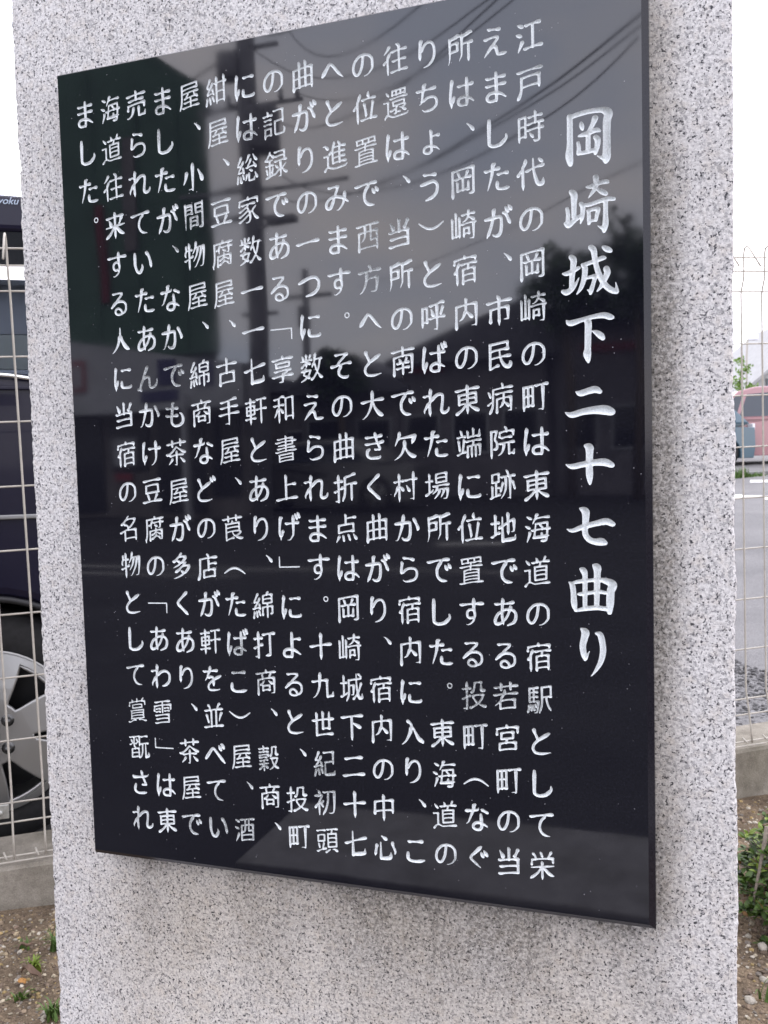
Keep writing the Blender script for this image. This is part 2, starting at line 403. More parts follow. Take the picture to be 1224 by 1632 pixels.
# coarse dark gravel just behind the wall
P, S, Cl = [], [], []
for _ in range(9000):
    u_, a = rng.uniform(1.8, 2.9), rng.uniform(.28, 2.2)
    a = .28+(a-.28)*rng.random()**.5
    if a > 1.3 and rng.random() < .6: continue
    p = fp(u_, a, 0); s = .004+.010*rng.random()**2
    P.append((p.x, p.y, lot_z(p.y)+s*.2)); S.append(s); g = rng.choice([.05, .08, .11, .16, .24])*rng.uniform(.8, 1.1); Cl.append((g*1.02, g, g*1.02))
tag(scatter('lot_gravel', P, S, Cl, M['pebble'], .7), 'loose dark grey gravel on the lot edge behind the concrete wall', 'gravel', kind='stuff')

# ------------------------------------------------------------------ the inscription: stroke skeletons, inked by a brush
# one line per character: stroke weight, then strokes as (start joined, end joined) and points in 1/1000 em
SKEL = """あ328 00 158,647 523,637 796,678|00 436,19 386,328 425,792|10 423,92 277,46 195,46 168,65 150,101 150,174 205,292 286,374 359,401 432,455 623,474 759,437 814,392 859,310 850,174 805,92 750,46 569,-17|10 423,146 477,165 568,274 677,501 677,565
い383 00 682,660 750,592 805,483 859,292 871,159|00 482,288 495,192 405,55 332,46 268,83 214,183 177,346 177,688
う364 00 348,-8 568,55 695,146 750,265 750,401 668,492 568,519 192,460|00 708,710 532,710 301,741
え346 01 157,-11 395,237 459,255 468,310 595,437 614,501|00 312,751 559,710 689,710|01 193,480 550,510 614,501|10 459,255 514,246 550,219 595,65 641,10 889,10
か360 00 92,527 559,546 623,492 623,210 577,65 532,19 468,10 386,19 328,77|00 390,777 368,610 332,510 332,446 259,228 159,19 74,5|00 890,280 905,365 764,646
が357 00 125,-7 195,110 286,337 350,574 368,746 413,769|00 862,836 947,693|00 908,301 777,583 750,619 684,636|00 83,517 523,546 577,528 614,474 614,246 577,83 505,10 395,10 324,53|00 752,799 848,648
き333 00 708,44 686,1 459,-8 359,1 295,28 241,74 223,137 241,237 311,279|01 531,249 659,237 695,255|11 686,260 695,255|10 686,260 705,292 650,383 650,419 605,474 525,774|00 841,488 577,437 176,437|00 185,647 514,637 778,678
く379 00 657,749 286,446 268,355 683,-21
ぐ370 00 601,54 314,292 259,346 250,401 323,492 341,492 619,730|00 723,609 831,447|00 618,556 691,409
け353 00 227,773 186,692 150,374 159,201 168,155 195,137 195,7|10 195,137 241,165 286,311|00 494,-18 577,10 650,83 705,201 723,428 713,776|00 411,538 718,528 907,550
げ345 00 243,728 195,728 177,692 141,383 141,246 159,137 186,128 186,-10|00 894,828 952,683|00 696,758 686,192 650,101 577,10 541,-17 439,-17|00 897,530 605,510 393,521|00 852,646 794,792|10 186,128 232,155 277,302
こ378 00 773,667 523,646 254,657|00 827,51 623,19 423,19 305,46 241,92 214,146 225,297
さ345 00 862,676 805,619 559,583 259,583 195,592 157,631|00 553,775 586,619 741,301 530,301|00 267,320 223,155 250,83 305,37 432,1 743,11
し394 00 287,762 277,128 314,46 368,10 450,-8 577,1 677,28 841,165 841,271
す341 11 568,186 541,210 441,201 395,219 350,265 341,346 350,392 414,455 577,465|00 577,784 577,465 605,346 605,246 568,186 577,155 532,83 468,37 368,-8 286,19|00 915,629 112,619
そ331 00 733,710 276,710|01 104,362 314,383 368,410 450,401 477,374|11 641,719 623,655 441,510 386,455 368,410|01 860,430 541,410 477,374|01 755,35 705,1 541,10 423,83 395,137 395,201 405,246 468,328 477,374|11 477,374 459,374 459,355 477,355 477,374
た352 00 111,595 223,583 589,622|00 442,774 386,755 377,728 323,410 176,0|00 871,456 538,445|00 898,30 723,19 577,37 514,92 514,240
ち335 00 122,610 514,610 769,641|01 291,64 359,10 414,1 632,19 768,101 795,155 805,237 768,328 668,383 495,383 359,319 286,310|00 419,780 368,746 359,637 332,574 286,310 250,237 186,221
つ378 00 101,481 368,574 532,610 668,610 732,592 768,574 841,492 859,419 841,283 759,174 623,101 355,49
て347 00 870,694 102,626|10 595,665 577,601 514,555 450,465 414,337 423,246 477,137 550,74 632,37 761,14
で347 10 565,637 559,592 505,546 432,428 414,355 423,210 486,110 577,46 752,14|00 93,625 514,665 541,665 565,637 659,674 861,684|00 827,545 901,412|00 710,509 781,365
と366 01 281,768 295,683 414,446|00 787,625 468,455 414,446 405,419 277,301 241,210 241,155 295,65 377,28 559,10 845,41
ど363 00 829,628 753,764|01 246,738 386,428|00 937,664 863,810|00 732,597 432,437 386,428 359,383 259,301 223,219 223,119 277,46 377,10 614,1 808,33
な341 00 679,623 894,515|00 99,167 177,219 223,292 377,637 395,755 447,790|00 103,590 468,610 550,637 550,684|00 639,475 659,183 659,83 641,37 577,-8 459,-8 368,46 359,101 377,155 468,210 614,210 714,155 750,155 856,85
に350 00 209,739 159,383 159,174 186,128 186,-11|00 852,637 466,637|10 186,128 241,165 276,293|00 868,112 868,65 705,46 514,65 450,119 450,267
の367 01 528,15 632,28 732,83 823,174 850,237 850,465 805,555 714,637 541,683 405,665 314,628 186,510 141,410 123,283 150,183 205,110 259,92 323,110 386,183 459,346 514,674
は337 00 705,757 705,65 632,10 514,10 459,28 414,74 414,146 432,183 514,228 677,228 741,183 814,165 926,64|00 209,766 150,374 150,174 177,119 177,-10|10 177,119 232,155 267,283|00 905,580 795,555 412,555
ば342 00 786,792 842,637|00 181,748 123,328 132,119 159,110 159,-28|00 942,674 886,828|00 677,748 686,74 614,1 486,1 395,55 386,101 405,165 495,219 641,219 867,106|00 385,547 650,537 879,558|10 159,110 205,137 250,274
へ403 00 101,247 350,546 395,583 432,583 523,510 741,246 911,87
べ388 00 755,711 814,692 874,571|00 899,58 514,492 423,565 359,546 92,230|00 757,508 671,666
ま331 00 195,429 495,419 833,439|00 837,48 686,155 505,219 332,219 286,201 223,137 223,65 277,10 341,-8 450,-8 495,10 532,55 522,784|00 204,650 359,628 824,648
み343 01 230,691 550,701 514,583 468,510 450,410|10 405,401 386,301 286,110 241,83 168,83 114,137 114,237 186,337 323,401 450,410 595,383 750,328 928,192|00 806,503 795,337 768,237 714,128 605,19 559,-8 485,-8
も347 00 121,616 277,583 607,583|00 431,769 386,746 368,501 332,301 332,155 359,74 459,1 632,1 759,55 814,119 823,255 759,383 696,414|00 103,364 195,337 377,328 598,339
ょ324 01 768,447 486,437|00 486,610 495,19 423,-26 341,-26 250,10 232,37 232,101 268,146 332,174 468,174 650,110 771,11
よ371 00 495,778 495,55 432,1 268,1 195,37 177,65 168,128 186,183 286,237 477,237 614,192 831,57|10 495,555 827,565
ら350 01 273,603 232,328 241,283|00 697,668 330,743|01 290,55 350,10 441,1 668,37 732,74 786,137 805,219 795,301 768,346 705,392 559,410 423,383 305,301 241,283
り354 01 366,-5 486,19 595,74 686,165 732,265 750,392 732,546 686,637 641,683 550,701 441,665 350,565 314,492 259,474|00 250,243 250,501 277,737 317,777
る325 11 641,701 623,637 432,483 414,419|10 641,701 250,701|01 164,257 386,419 605,428 714,392 777,337 805,283 805,146 768,83 723,46 614,19 595,1 468,-8 368,28 332,74 332,128 359,174 395,192 486,201 586,128 614,65 614,19
れ340 01 94,571 314,592|00 335,775 314,592 323,437 286,346 306,-19|10 286,346 232,328 141,210 105,155 105,54|01 968,174 941,92 859,46 786,37 741,55 714,110 714,183 750,401 750,555 705,601 577,601 450,528 377,455 323,437
わ347 01 93,571 314,592|00 334,776 314,437 286,346 306,-19|10 286,346 232,328 141,210 105,155 105,53|10 314,437 377,446 441,501 532,546 641,565 759,546 841,483 877,419 877,274 841,183 759,110 650,55 557,42
を331 10 308,452 368,437 405,455 477,455 532,419 550,342 550,145|00 419,801 395,674 295,483 308,452 277,437 178,315|00 724,667 332,637 131,648|00 858,475 577,365 523,310 486,310 441,283 350,201 323,137 341,46 423,1 723,1 823,26
ん374 01 55,-5 132,10|01 483,738 305,410 295,337 214,219 132,10|10 295,337 350,346 414,383 514,374 550,328 559,83 605,19 632,10 714,10 814,65 886,183 886,278|10 132,10 178,-52
一392 00 53,392 947,392
七373 00 73,405 350,446 414,474 505,474 945,552|00 880,178 868,55 814,1 423,1 386,37 377,814
上333 00 942,10 67,10|10 468,10 468,811|10 468,483 869,483
下371 00 927,728 64,728|10 477,728 477,-67|10 477,483 568,474 850,303
世348 00 759,812 759,237 495,237 495,821|00 943,555 66,555|00 232,803 232,28 907,28
並342 00 906,610 94,610|10 323,610 323,710 252,816|00 925,1 66,1|00 874,462 823,428 722,146|11 605,1 605,601|10 659,610 686,710 741,801 788,801|00 258,155 169,456|11 386,1 386,610
中341 00 131,199 141,628 859,628 859,199|11 859,292 132,292|00 495,830 495,-55
九361 00 937,113 914,-17 723,-26 695,1 686,546 92,546|00 397,822 377,446 341,265 259,110 186,28 68,-31
二395 00 62,65 929,65|00 153,655 847,655
享311 01 315,-56 468,-45 486,-26 505,219 659,265 686,319|01 481,836 505,728|00 931,146 60,146|00 922,719 69,719|00 840,328 151,328|11 759,601 777,574 768,455 223,465 223,583 241,601 759,601
人395 01 76,-35 195,37 314,155 414,328 459,501 495,519|00 497,825 486,546 495,519 541,492 559,401 623,265 759,83 923,-27
代335 00 936,156 914,10 877,-26 786,-8 714,74 632,319 595,528 585,811|00 342,818 295,701 241,628 223,555 232,-64|00 897,644 775,767|01 49,389 159,510 223,528|00 934,567 895,528 641,510 340,460
位334 00 906,628 385,628|00 327,826 223,628 205,555 214,-64|10 205,519 141,501 69,405|00 519,82 532,183 472,511|00 651,693 623,765 636,856|00 340,1 942,1|10 714,1 810,511
入391 01 76,-33 186,28 305,146 432,365 468,501 495,528|01 931,-68 914,1 795,92 741,155 550,510 495,528|10 495,528 468,646 335,769
内325 10 486,428 523,419 733,199|10 486,428 459,410 386,274 332,219 234,170|10 486,428 496,828|00 677,-35 832,-35 859,-17 859,637 141,637 131,-72
初339 01 398,421 323,346|00 600,9 659,-35 786,-35 841,28 868,228 877,719 430,719|01 59,206 159,328 259,355 323,346|00 232,-64 227,351 250,437 332,574 332,628 58,628|10 614,719 605,474 577,301 495,92 387,-49|00 274,695 198,816|01 393,213 323,319 323,346
十378 00 505,833 505,-59|00 937,428 63,428
南342 00 150,-65 150,519 495,537 850,519 841,-17 795,-45 675,-45|10 495,537 495,821|01 343,471 395,392 386,310|01 644,464 595,355 595,310|00 934,710 75,710|10 495,310 495,-46|00 725,310 266,310|00 743,146 248,146
古335 01 495,829 495,337|01 195,-73 205,337 795,337 805,10|11 805,10 195,10|00 67,628 933,628
名320 00 471,836 405,783 386,719 332,701 223,601 107,543|11 386,719 768,701 750,628 659,528 532,428 441,401|00 79,237 205,283 286,292 305,310 423,328 441,310 805,310 805,-63|11 423,328 441,401|01 259,528 323,528 414,465 441,401|11 805,10 286,10|10 286,292 286,-63
呼322 00 786,393 878,636|01 495,-35 614,-35 650,-8 650,737|10 105,237 277,237 277,701 114,701 104,119|00 912,754 841,783 650,737 386,717|00 368,319 941,319|00 429,625 477,528 495,437 554,394
和303 01 63,107 168,265 205,355 273,392|00 859,-16 859,719 559,710 559,-16|11 559,83 859,83|00 61,510 485,510|10 277,746 277,-61|10 273,392 350,374 456,225|00 502,767 414,792 259,737 79,727
商311 00 150,-62 150,483 632,501 850,492 850,-8 832,-35 687,-47|11 341,492 350,583 323,619 341,646 341,701|01 490,827 514,710|11 350,83 641,83 650,246 359,255 350,83|00 423,429 332,337 245,288|10 632,501 641,555 700,651|00 772,286 601,407|00 922,701 69,701
地332 01 205,811 205,201|00 342,565 58,565|00 929,119 905,10 859,-17 523,-17 468,19 459,738|00 339,381 377,419 423,419 495,474 550,483 586,510 632,510 705,565 877,610 877,274 850,228 758,215|00 668,829 668,155|00 359,245 205,201 186,174 60,128
城312 00 704,836 714,446 732,283 759,219 759,110 823,-8 859,-26 914,-17 932,28 932,136|01 905,498 805,237 759,219|10 759,110 714,101 567,-35|01 469,116 568,128 577,146 595,446 395,446|00 332,229 277,174 186,165 177,137 61,102|01 186,809 186,165|10 886,655 395,646 395,219 350,46 291,-49|10 886,655 886,728 785,819|00 69,565 313,565
場295 10 495,401 468,274 303,150|00 948,401 343,401|00 346,313 314,265 250,237 205,237 195,210 55,145|01 707,-33 823,-45 850,-26 886,101 895,265 468,274|00 330,592 70,592|01 361,10 405,10 523,128 577,210 586,265|11 459,655 468,783 850,783 850,519 468,519 459,655|11 850,655 459,655|10 750,265 741,192 628,-3|10 205,237 205,817
売332 00 121,246 132,392 868,392 868,245|00 614,293 614,19 632,-17 877,-17 912,110|00 158,537 833,537|10 495,546 495,829|00 924,710 76,710|00 43,-5 105,-35 195,-8 277,46 341,155 375,301
多325 00 125,604 168,583 259,628 414,728 714,710 695,646 559,528 514,501 441,492 432,465 386,437 105,347|01 473,218 568,146 586,110|00 224,191 386,255 568,374 868,365 850,292 750,183 659,119 586,110 550,65 295,-17 104,-39|10 441,728 450,783 517,836|10 441,492 432,519 368,574 295,574|01 701,487 614,437 605,374
大368 01 923,-32 795,37 659,183 577,319 541,428 492,492|00 496,832 492,492 459,437 441,346 314,128 205,28 114,-26 82,5|00 73,519 459,519 492,492 532,519 936,519
宮313 11 486,365 450,219|11 486,365 277,365 277,555 714,555 705,365 486,365|00 877,529 877,710 505,719 123,710 112,529|01 469,826 505,719|11 805,1 205,1|11 805,1 795,210 450,219 214,210 205,1
家309 11 441,465 486,401 495,346 523,337 550,283|10 441,465 377,455 277,401 116,358|11 441,465 477,546|10 495,346 450,337 277,237 107,184|01 817,453 695,365 668,319 550,283|10 550,283 568,101 532,-8 459,-45 386,-45 350,-8|10 550,210 468,183 286,74 98,11|00 888,566 877,719 123,719 112,557|10 495,719 483,827|10 668,319 677,265 768,119 868,28 930,13|00 776,555 215,555
宿325 00 350,546 923,546|00 423,-72 423,383 605,392 841,383 841,-63|11 841,201 423,201|11 605,392 623,537|11 841,10 423,10|01 480,828 505,728|00 877,610 877,719 505,728 123,719 111,601|00 291,607 223,483 205,392 214,-63|01 123,320 141,374 205,392
小403 00 505,817 495,-17 468,-35 298,-35|00 79,171 177,346 241,570|00 743,577 877,328 922,149
屋285 10 705,465 705,392 741,374 750,328 814,310 876,247|01 901,465 177,465|01 294,269 341,301 432,292 714,310 750,328|11 559,301 559,-8|00 929,-17 199,-17|00 271,146 856,146|11 368,301 386,365 432,401 450,455|10 177,592 841,601 841,755 186,755 168,265 123,55 76,-39
岡315 00 786,483 214,483|10 595,492 679,680|00 697,364 686,110 295,110 295,373|11 495,110 495,483|00 378,540 322,680|00 714,-35 823,-35 877,-8 877,755 123,746 123,-62
崎302 00 445,531 486,510 577,546 659,628 686,737 686,845|00 442,719 912,719|00 350,39 350,672|01 697,-45 814,-45 859,-17 859,437|00 948,437 415,437|10 505,128 695,128 695,310 514,310 504,57|01 86,672 86,92 350,110|01 899,515 723,619 659,628|01 223,827 223,101
市342 00 648,83 795,83 814,101 814,455 195,455 186,54|00 458,837 514,692 495,628 495,-55|00 943,665 66,665
店341 11 823,10 323,10|11 823,10 823,255 332,255 323,10|00 63,-42 114,46 150,210 168,683 934,683|10 559,683 550,746 508,817|01 550,603 550,255|10 550,465 897,465
当368 01 495,832 495,455|10 832,1 823,455 146,455|00 252,525 268,592 162,783|10 832,237 173,237|10 832,1 128,1|00 837,783 723,565 655,565
往329 00 942,-8 331,-8|00 358,619 923,619|01 543,832 605,801 650,710 632,674 641,-8|00 887,319 395,319|00 65,602 177,692 286,822|00 302,597 223,483 205,401 214,-54|01 67,317 132,383 205,401
心356 00 900,107 914,201 814,446 829,521|00 575,629 371,773|00 174,476 98,117|00 332,549 332,37 368,-17 668,-26 714,1 741,83 741,177
戸336 00 80,-41 150,65 186,165 205,283 205,565 814,565 814,200|11 814,283 205,283|00 924,746 76,746
所342 00 68,-45 114,92 132,246 132,701 150,719 341,746 414,774 505,747|00 912,761 868,783 723,737 586,719 568,701 559,201 541,128 455,-43|10 568,474 943,474|11 132,328 405,337 405,555 132,555|10 805,465 805,-55
手304 00 70,292 939,292|00 819,780 777,801 432,737 142,727|10 495,746 495,-8 459,-35 288,-35|00 885,528 133,528
打363 00 232,832 232,-8 205,-26 101,-26|00 48,274 407,383|00 399,610 56,610|01 546,-38 714,-26 741,28 741,719|00 428,719 944,719
投320 00 51,274 358,373|00 86,-35 177,-35 214,-8 214,828|00 368,610 59,610|01 324,-44 532,28 605,92|11 605,92 659,92|11 605,92 468,265 450,355|00 923,501 795,501 759,519 750,774 514,774 486,574 432,492 379,474|10 659,92 677,55 759,10 877,-35 940,-20|11 659,92 786,246 823,355 450,355
折328 00 893,770 850,792 668,746 550,737 486,710 477,201 386,-43|10 486,474 951,474|10 750,474 750,-63|00 223,829 223,-17 195,-35 104,-35|00 406,412 359,365 259,346 195,310 59,276|00 387,610 68,610
数307 00 471,477 359,555 332,555 259,628 60,628|00 286,827 286,420|00 78,292 441,292 441,265 405,174 350,101 214,10 62,-44|00 427,25 177,165 195,255 250,310 250,372|11 841,610 841,537 795,346 759,255 732,246|01 931,610 623,610|00 463,796 401,687|00 120,806 168,710 147,668|01 523,367 559,465 605,492|01 664,817 605,492 632,483 686,292 705,255 732,246|10 290,601 332,628 522,628|11 732,246 732,155|01 82,424 168,474 214,528 277,546|01 946,-29 868,10 768,137 732,155|10 732,155 695,146 586,19 482,-39
方331 01 483,826 532,728 523,637|00 924,637 76,637|10 377,628 368,401 314,201 205,37 81,-41|10 368,401 786,401 786,255 750,28 723,-17 677,-35 513,-24
時317 00 387,310 941,310|01 105,47 105,737 323,746 323,155 105,155|11 323,455 105,455|00 387,492 950,492|01 668,828 668,501|00 904,692 432,692|10 795,492 795,-17 741,-45 659,-45 601,-1|00 470,232 584,79
曲325 01 614,820 614,28|00 868,-63 868,610 141,610 131,-63|11 868,319 132,319|11 868,28 132,28|01 368,820 368,28
書242 00 934,637 66,637|01 495,821 495,319|00 66,310 934,310|00 871,419 139,419|11 214,-17 786,-17|11 214,-17 214,192 232,210 777,210 786,-17|00 166,747 777,737 777,528 166,528|11 214,92 786,92
村316 00 814,828 814,-8 786,-35 641,-35|00 950,592 496,592|00 259,828 259,-62|00 441,592 69,592|10 259,415 214,419 186,392 141,274 68,174 68,110|01 420,270 341,383 259,415|00 663,214 546,424
来347 00 825,592 777,592 714,455 641,426|00 286,399 286,492 217,608|00 495,830 495,-65|00 889,683 102,683|00 934,365 568,365 450,319 259,119 70,4|00 930,4 750,110 559,310 441,365 66,365
東334 10 441,228 286,83 80,-31|11 495,228 559,228 586,255 814,255 805,565 205,565 186,546 186,265 414,255 441,228 495,228|01 920,-31 686,101 586,183 559,228|00 495,829 495,-55|11 814,410 186,410|00 924,710 67,710
栄320 00 112,446 123,601 877,601 888,456|00 505,666 450,817|00 914,346 568,346 450,292 305,137 72,-4|00 931,14 859,28 741,101 559,283 441,346 95,346|00 495,-72 495,501|01 160,813 250,701 250,601|10 723,601 732,665 828,815
欠360 00 495,541 495,319 468,310 395,165 268,46 77,-39|01 773,391 859,574 868,628 850,646 268,646|10 495,319 541,292 595,183 714,55 841,-17 944,-30|00 117,410 241,637 268,646 311,840
民340 11 150,537 786,537 786,755 159,755 150,-8|10 150,310 888,310|10 150,-8 214,-8 460,64|10 495,528 505,392 550,219 659,37 759,-26 832,-26 868,10 886,92 842,151
江360 00 232,442 68,524|00 286,704 124,798|11 632,701 632,28|00 890,710 383,710|00 953,28 338,28|00 283,273 117,-35
海314 01 922,691 441,701|00 319,514 405,674 441,701 468,810 522,810|00 949,328 296,328|11 677,328 677,392 605,455 605,528|00 228,415 72,505|01 650,209 650,101|00 922,101 395,101 386,137 441,528 850,528 841,192 805,1 768,-35 632,-35|00 127,796 282,706|00 113,-33 223,237 205,290
点331 00 373,129 399,-54|00 220,142 80,-68|01 896,701 486,701|00 650,-53 587,137|01 486,829 486,510|11 486,510 205,501 195,255 795,255 795,501 486,510|00 910,-50 790,143
物316 01 696,-29 823,-17 859,46 895,301 905,637 523,646|00 124,773 114,601 95,583 68,474 96,403|01 377,601 114,601|00 565,836 523,646 390,433|10 795,637 768,483 705,292 568,55 495,-17 450,-17|10 650,637 568,383 416,170|00 51,260 223,292 277,328 368,346 414,393|00 250,-62 250,828
町327 01 586,-35 732,-35 777,-8 777,710|11 259,719 259,110|10 105,110 423,119 423,719 105,719 105,9|11 423,419 105,419|00 951,710 513,710
病309 00 931,537 324,537|11 623,537 614,246|00 742,-47 868,-35 877,-17 877,374 377,374 368,-62|01 54,224 159,283 223,292|01 573,827 595,701|01 457,85 559,165 586,228 614,246|00 150,458 86,625|01 777,75 777,119 668,228 614,246|00 109,-40 177,74 223,219 241,692 940,692
穀284 00 411,419 135,419|00 62,737 492,737|10 641,365 632,292 705,146 786,55 935,-29|00 562,365 859,365 859,328 814,210 732,92 614,1 528,-36|10 277,310 277,210 259,146 277,128 277,-60|10 266,170 159,55 66,-3|00 80,619 483,619|01 268,825 268,619|00 62,192 232,192 266,170 295,192 483,192|00 86,422 86,510 468,510 468,422|01 452,23 341,101 277,110|00 447,316 350,328 295,310 99,300|00 929,492 859,492 814,519 814,765 641,765 632,583 614,519 554,436
端307 00 110,518 153,175|00 440,-62 450,292 895,292 895,-26 877,-45 815,-45|01 595,-52 595,265 641,319 659,446|01 659,827 659,592|00 888,782 877,583 459,583 449,772|00 375,134 61,58|10 268,119 259,165 318,527|00 376,619 69,619|10 741,292 741,-62|00 940,446 378,446|00 239,676 197,817
紀327 11 123,528 250,510|10 123,528 141,601 177,637 262,817|00 69,-44 140,191|00 361,219 412,29|00 341,445 405,266|01 353,653 295,537 250,510 223,437 159,374 141,301|00 271,-9 247,210|01 931,109 895,-8 859,-26 568,-26 541,-8 523,37 523,419 859,428|00 477,755 859,755 859,355|01 68,288 377,328
紺308 11 136,546 159,519 232,519|01 252,816 177,655 132,601 132,537|00 341,207 404,31|00 523,818 523,-62|00 940,619 433,619|00 120,181 62,-52|11 132,301 377,328|10 132,301 150,374 223,455 232,519 259,519 286,546 353,669|11 523,19 841,19|00 841,818 841,-62|11 841,328 523,328|00 229,191 253,-25|11 132,537 136,546|00 367,471 350,419 404,258
綿305 00 306,217 367,22|00 72,-43 119,190|00 233,-16 221,190|01 61,289 350,319|10 686,437 686,-61|00 807,39 895,65 895,301 477,301 477,20|10 132,301 150,374 214,437 241,510 295,555 343,651|11 686,437 495,455 495,710 659,728 877,719 877,446 686,437|11 877,583 495,583|00 364,248 327,454|01 717,824 668,792 659,728|01 273,823 141,610 114,519|11 241,510 114,519
総292 00 72,-42 119,189|01 471,399 823,428|00 628,809 577,792 541,710 426,563|00 717,262 592,331|00 221,180 232,1 280,-31|00 764,558 814,483 823,428 850,419 877,351|00 924,-4 831,205|11 153,325 168,301 350,319|00 766,814 841,674 930,573|10 532,410 550,483 614,555 670,669|00 364,249 327,443|00 66,496 114,528 132,601 177,655 261,823|11 114,528 232,519|00 84,278 153,325 150,374 223,455 232,519 286,555 344,659|00 483,189 450,46 432,1 389,1|00 577,217 577,10 595,-35 786,-35 811,61|00 356,49 317,216
置234 11 486,628 459,410|00 906,519 76,519|11 614,637 850,637 841,783 168,783 150,765 159,637 614,637|00 933,-17 67,-17|11 768,-17 768,392 459,410 232,401 223,-17|11 768,301 223,301|11 614,774 614,637|11 223,92 768,92|11 223,192 768,192|11 377,637 377,774
翫285 00 901,746 580,746|00 395,615 359,705|01 55,491 177,546 241,555|00 141,615 105,705|00 505,422 505,774 308,774|11 132,19 477,19 477,-26 541,-26 595,37 641,174 659,474|11 132,19 141,319 468,319 477,19|00 938,474 553,474|01 310,499 441,565 505,574|01 53,774 241,774 241,446 295,392 286,319|01 941,134 941,10 923,-17 832,-26 805,-8 795,474|11 477,165 132,165
腐290 00 636,444 501,512|01 519,825 532,737|01 755,19 559,101|01 773,146 550,237|00 374,-2 550,92 588,168|00 929,728 159,728 150,219 114,46 86,1 100,-78|00 929,583 471,583|10 550,237 495,192 372,147|10 550,237 583,370|00 707,-35 832,-35 850,-17 850,292 295,292 295,-60|00 416,659 350,537 361,367|10 350,537 253,513|00 662,392 759,392 777,419 777,662
若330 00 933,465 58,465|00 72,104 314,265 323,337 432,501 457,601|11 823,1 286,1|11 823,1 814,265 314,265|00 323,829 323,600|00 668,829 668,591|00 933,710 76,710|11 277,228 286,1
茶325 00 32,359 123,346 295,428 495,583 741,419 895,346 924,375|00 314,829 314,601|00 932,710 77,710|00 186,283 814,283|00 686,829 686,601|00 377,-45 468,-45 495,-26 505,429|00 870,-9 666,184|00 121,-18 277,128 295,182
莨296 00 668,630 668,826|10 214,-17 557,42|11 214,-17 214,537 232,555 786,555 795,265|00 314,826 314,630|00 921,728 70,728|10 495,255 514,183 586,110 668,92 677,55 877,-17 966,-5|11 795,265 214,265|11 668,92 823,174 859,210|01 481,662 505,555|11 859,210 795,265|11 214,410 795,410
西288 00 141,-60 150,528 850,528 850,-60|11 850,28 141,28|10 386,746 386,446 323,301 222,222|11 605,737 614,283 641,265 850,265|00 920,746 71,746
記295 00 498,755 859,755 859,349|00 430,655 52,655|10 114,10 359,19 359,237 123,237 113,-61|01 880,176 923,119 923,83 895,1 859,-17 568,-17 532,46 532,419 859,428|10 241,655 250,746 210,813|00 79,374 393,374|00 384,519 98,519
豆332 00 286,246 350,65|00 905,755 95,755|01 718,244 623,65 614,1|00 933,-8 58,-8|11 768,583 777,337 759,319 205,328 214,583 768,583
賞223 11 795,183 795,365 777,383 223,383 214,365 214,101 232,83 768,83 795,110 795,183|11 214,183 795,183|00 879,573 868,701 723,710 132,701 121,573|10 286,701 277,755 239,807|10 495,701 495,820|01 800,823 741,765 723,710|00 68,-21 150,-45 350,19 433,19|11 214,283 795,283|00 577,7 659,19 859,-45 932,-32|11 723,592 732,483 277,483 277,592 723,592
跡305 00 433,646 940,646|01 649,825 695,719 695,646|00 402,108 177,46 114,46 46,6|11 250,74 250,519|00 930,203 852,471|10 759,646 759,-17 750,-35 624,-47|01 376,319 250,319|00 405,185 504,471|10 114,46 114,391|01 395,-54 495,46 577,201 605,328 605,646|11 250,519 114,519 114,765 350,765 350,528 250,519
軒310 11 268,269 105,274 105,555 432,565 441,283 268,269|11 441,419 105,419|00 931,746 533,746|00 485,128 51,128|00 949,410 505,410|00 268,827 268,-62|00 467,701 60,701|10 723,746 723,-62
進316 00 941,146 414,155 405,574 486,817|10 677,146 677,619 695,701 647,798|10 432,655 913,646|01 886,483 414,483|01 87,-29 150,46 214,74|10 214,74 459,-17 823,-17 914,-8 972,35|10 214,74 214,428 78,428|01 886,319 414,319|10 405,574 350,555 287,480|00 41,774 114,774 141,755 230,644
道286 01 938,-8 468,-17 350,10 286,55 223,74|01 456,822 495,755 495,674|11 414,265 414,519 432,537 823,528 814,119 423,119 414,265|11 823,265 414,265|00 220,637 98,783|11 614,674 586,537|00 929,674 317,674|01 787,823 723,683|11 823,401 414,401|10 223,74 159,55 69,-34|10 223,74 223,455 71,455
還256 00 639,236 759,192 768,165 887,89|11 759,192 777,219 850,255 850,301 823,319 814,446 405,446 395,428 405,319 823,319|00 226,665 138,791|01 65,474 205,474 205,83|11 559,310 505,219|10 205,83 141,55 77,-8 77,-48|10 205,83 314,10 432,-26 805,-26 923,-17 953,28|00 292,546 935,546|11 523,792 523,646|11 523,646 850,646 859,783 377,792 368,646 523,646|00 663,103 532,92 448,56|11 505,83 505,219|11 686,792 686,646|10 505,219 386,192 368,174 283,186
酒320 00 255,696 99,787|11 695,755 686,365 705,346 877,346|00 941,755 305,755|11 359,1 368,546 877,546 877,1|11 877,183 359,183|00 220,443 62,522|11 877,1 359,1|11 532,755 523,392 450,310 359,301|00 92,-32 223,219 223,274
録293 00 939,465 443,465|10 850,465 850,765 461,765|00 357,555 141,555 105,592 44,577|00 366,298 316,122|00 99,280 137,104|00 71,383 393,383|10 850,619 480,619|11 232,555 232,37|00 461,365 567,246|10 759,219 768,174 832,101 914,46 954,67|00 906,334 759,219 714,219 595,165 450,55 359,65 62,-5|11 105,592 195,728 241,746|01 571,-48 668,-35 686,-8 686,465|01 414,621 305,719 241,746|01 254,825 241,746
間306 10 123,483 414,492 405,774 141,774 123,755 123,-71|11 414,628 123,628|01 715,-35 850,-35 877,28 877,755 859,774 595,774 577,755 586,483 877,483|11 577,628 877,628|10 341,46 650,55 650,346 350,346 340,-25|11 341,201 650,201
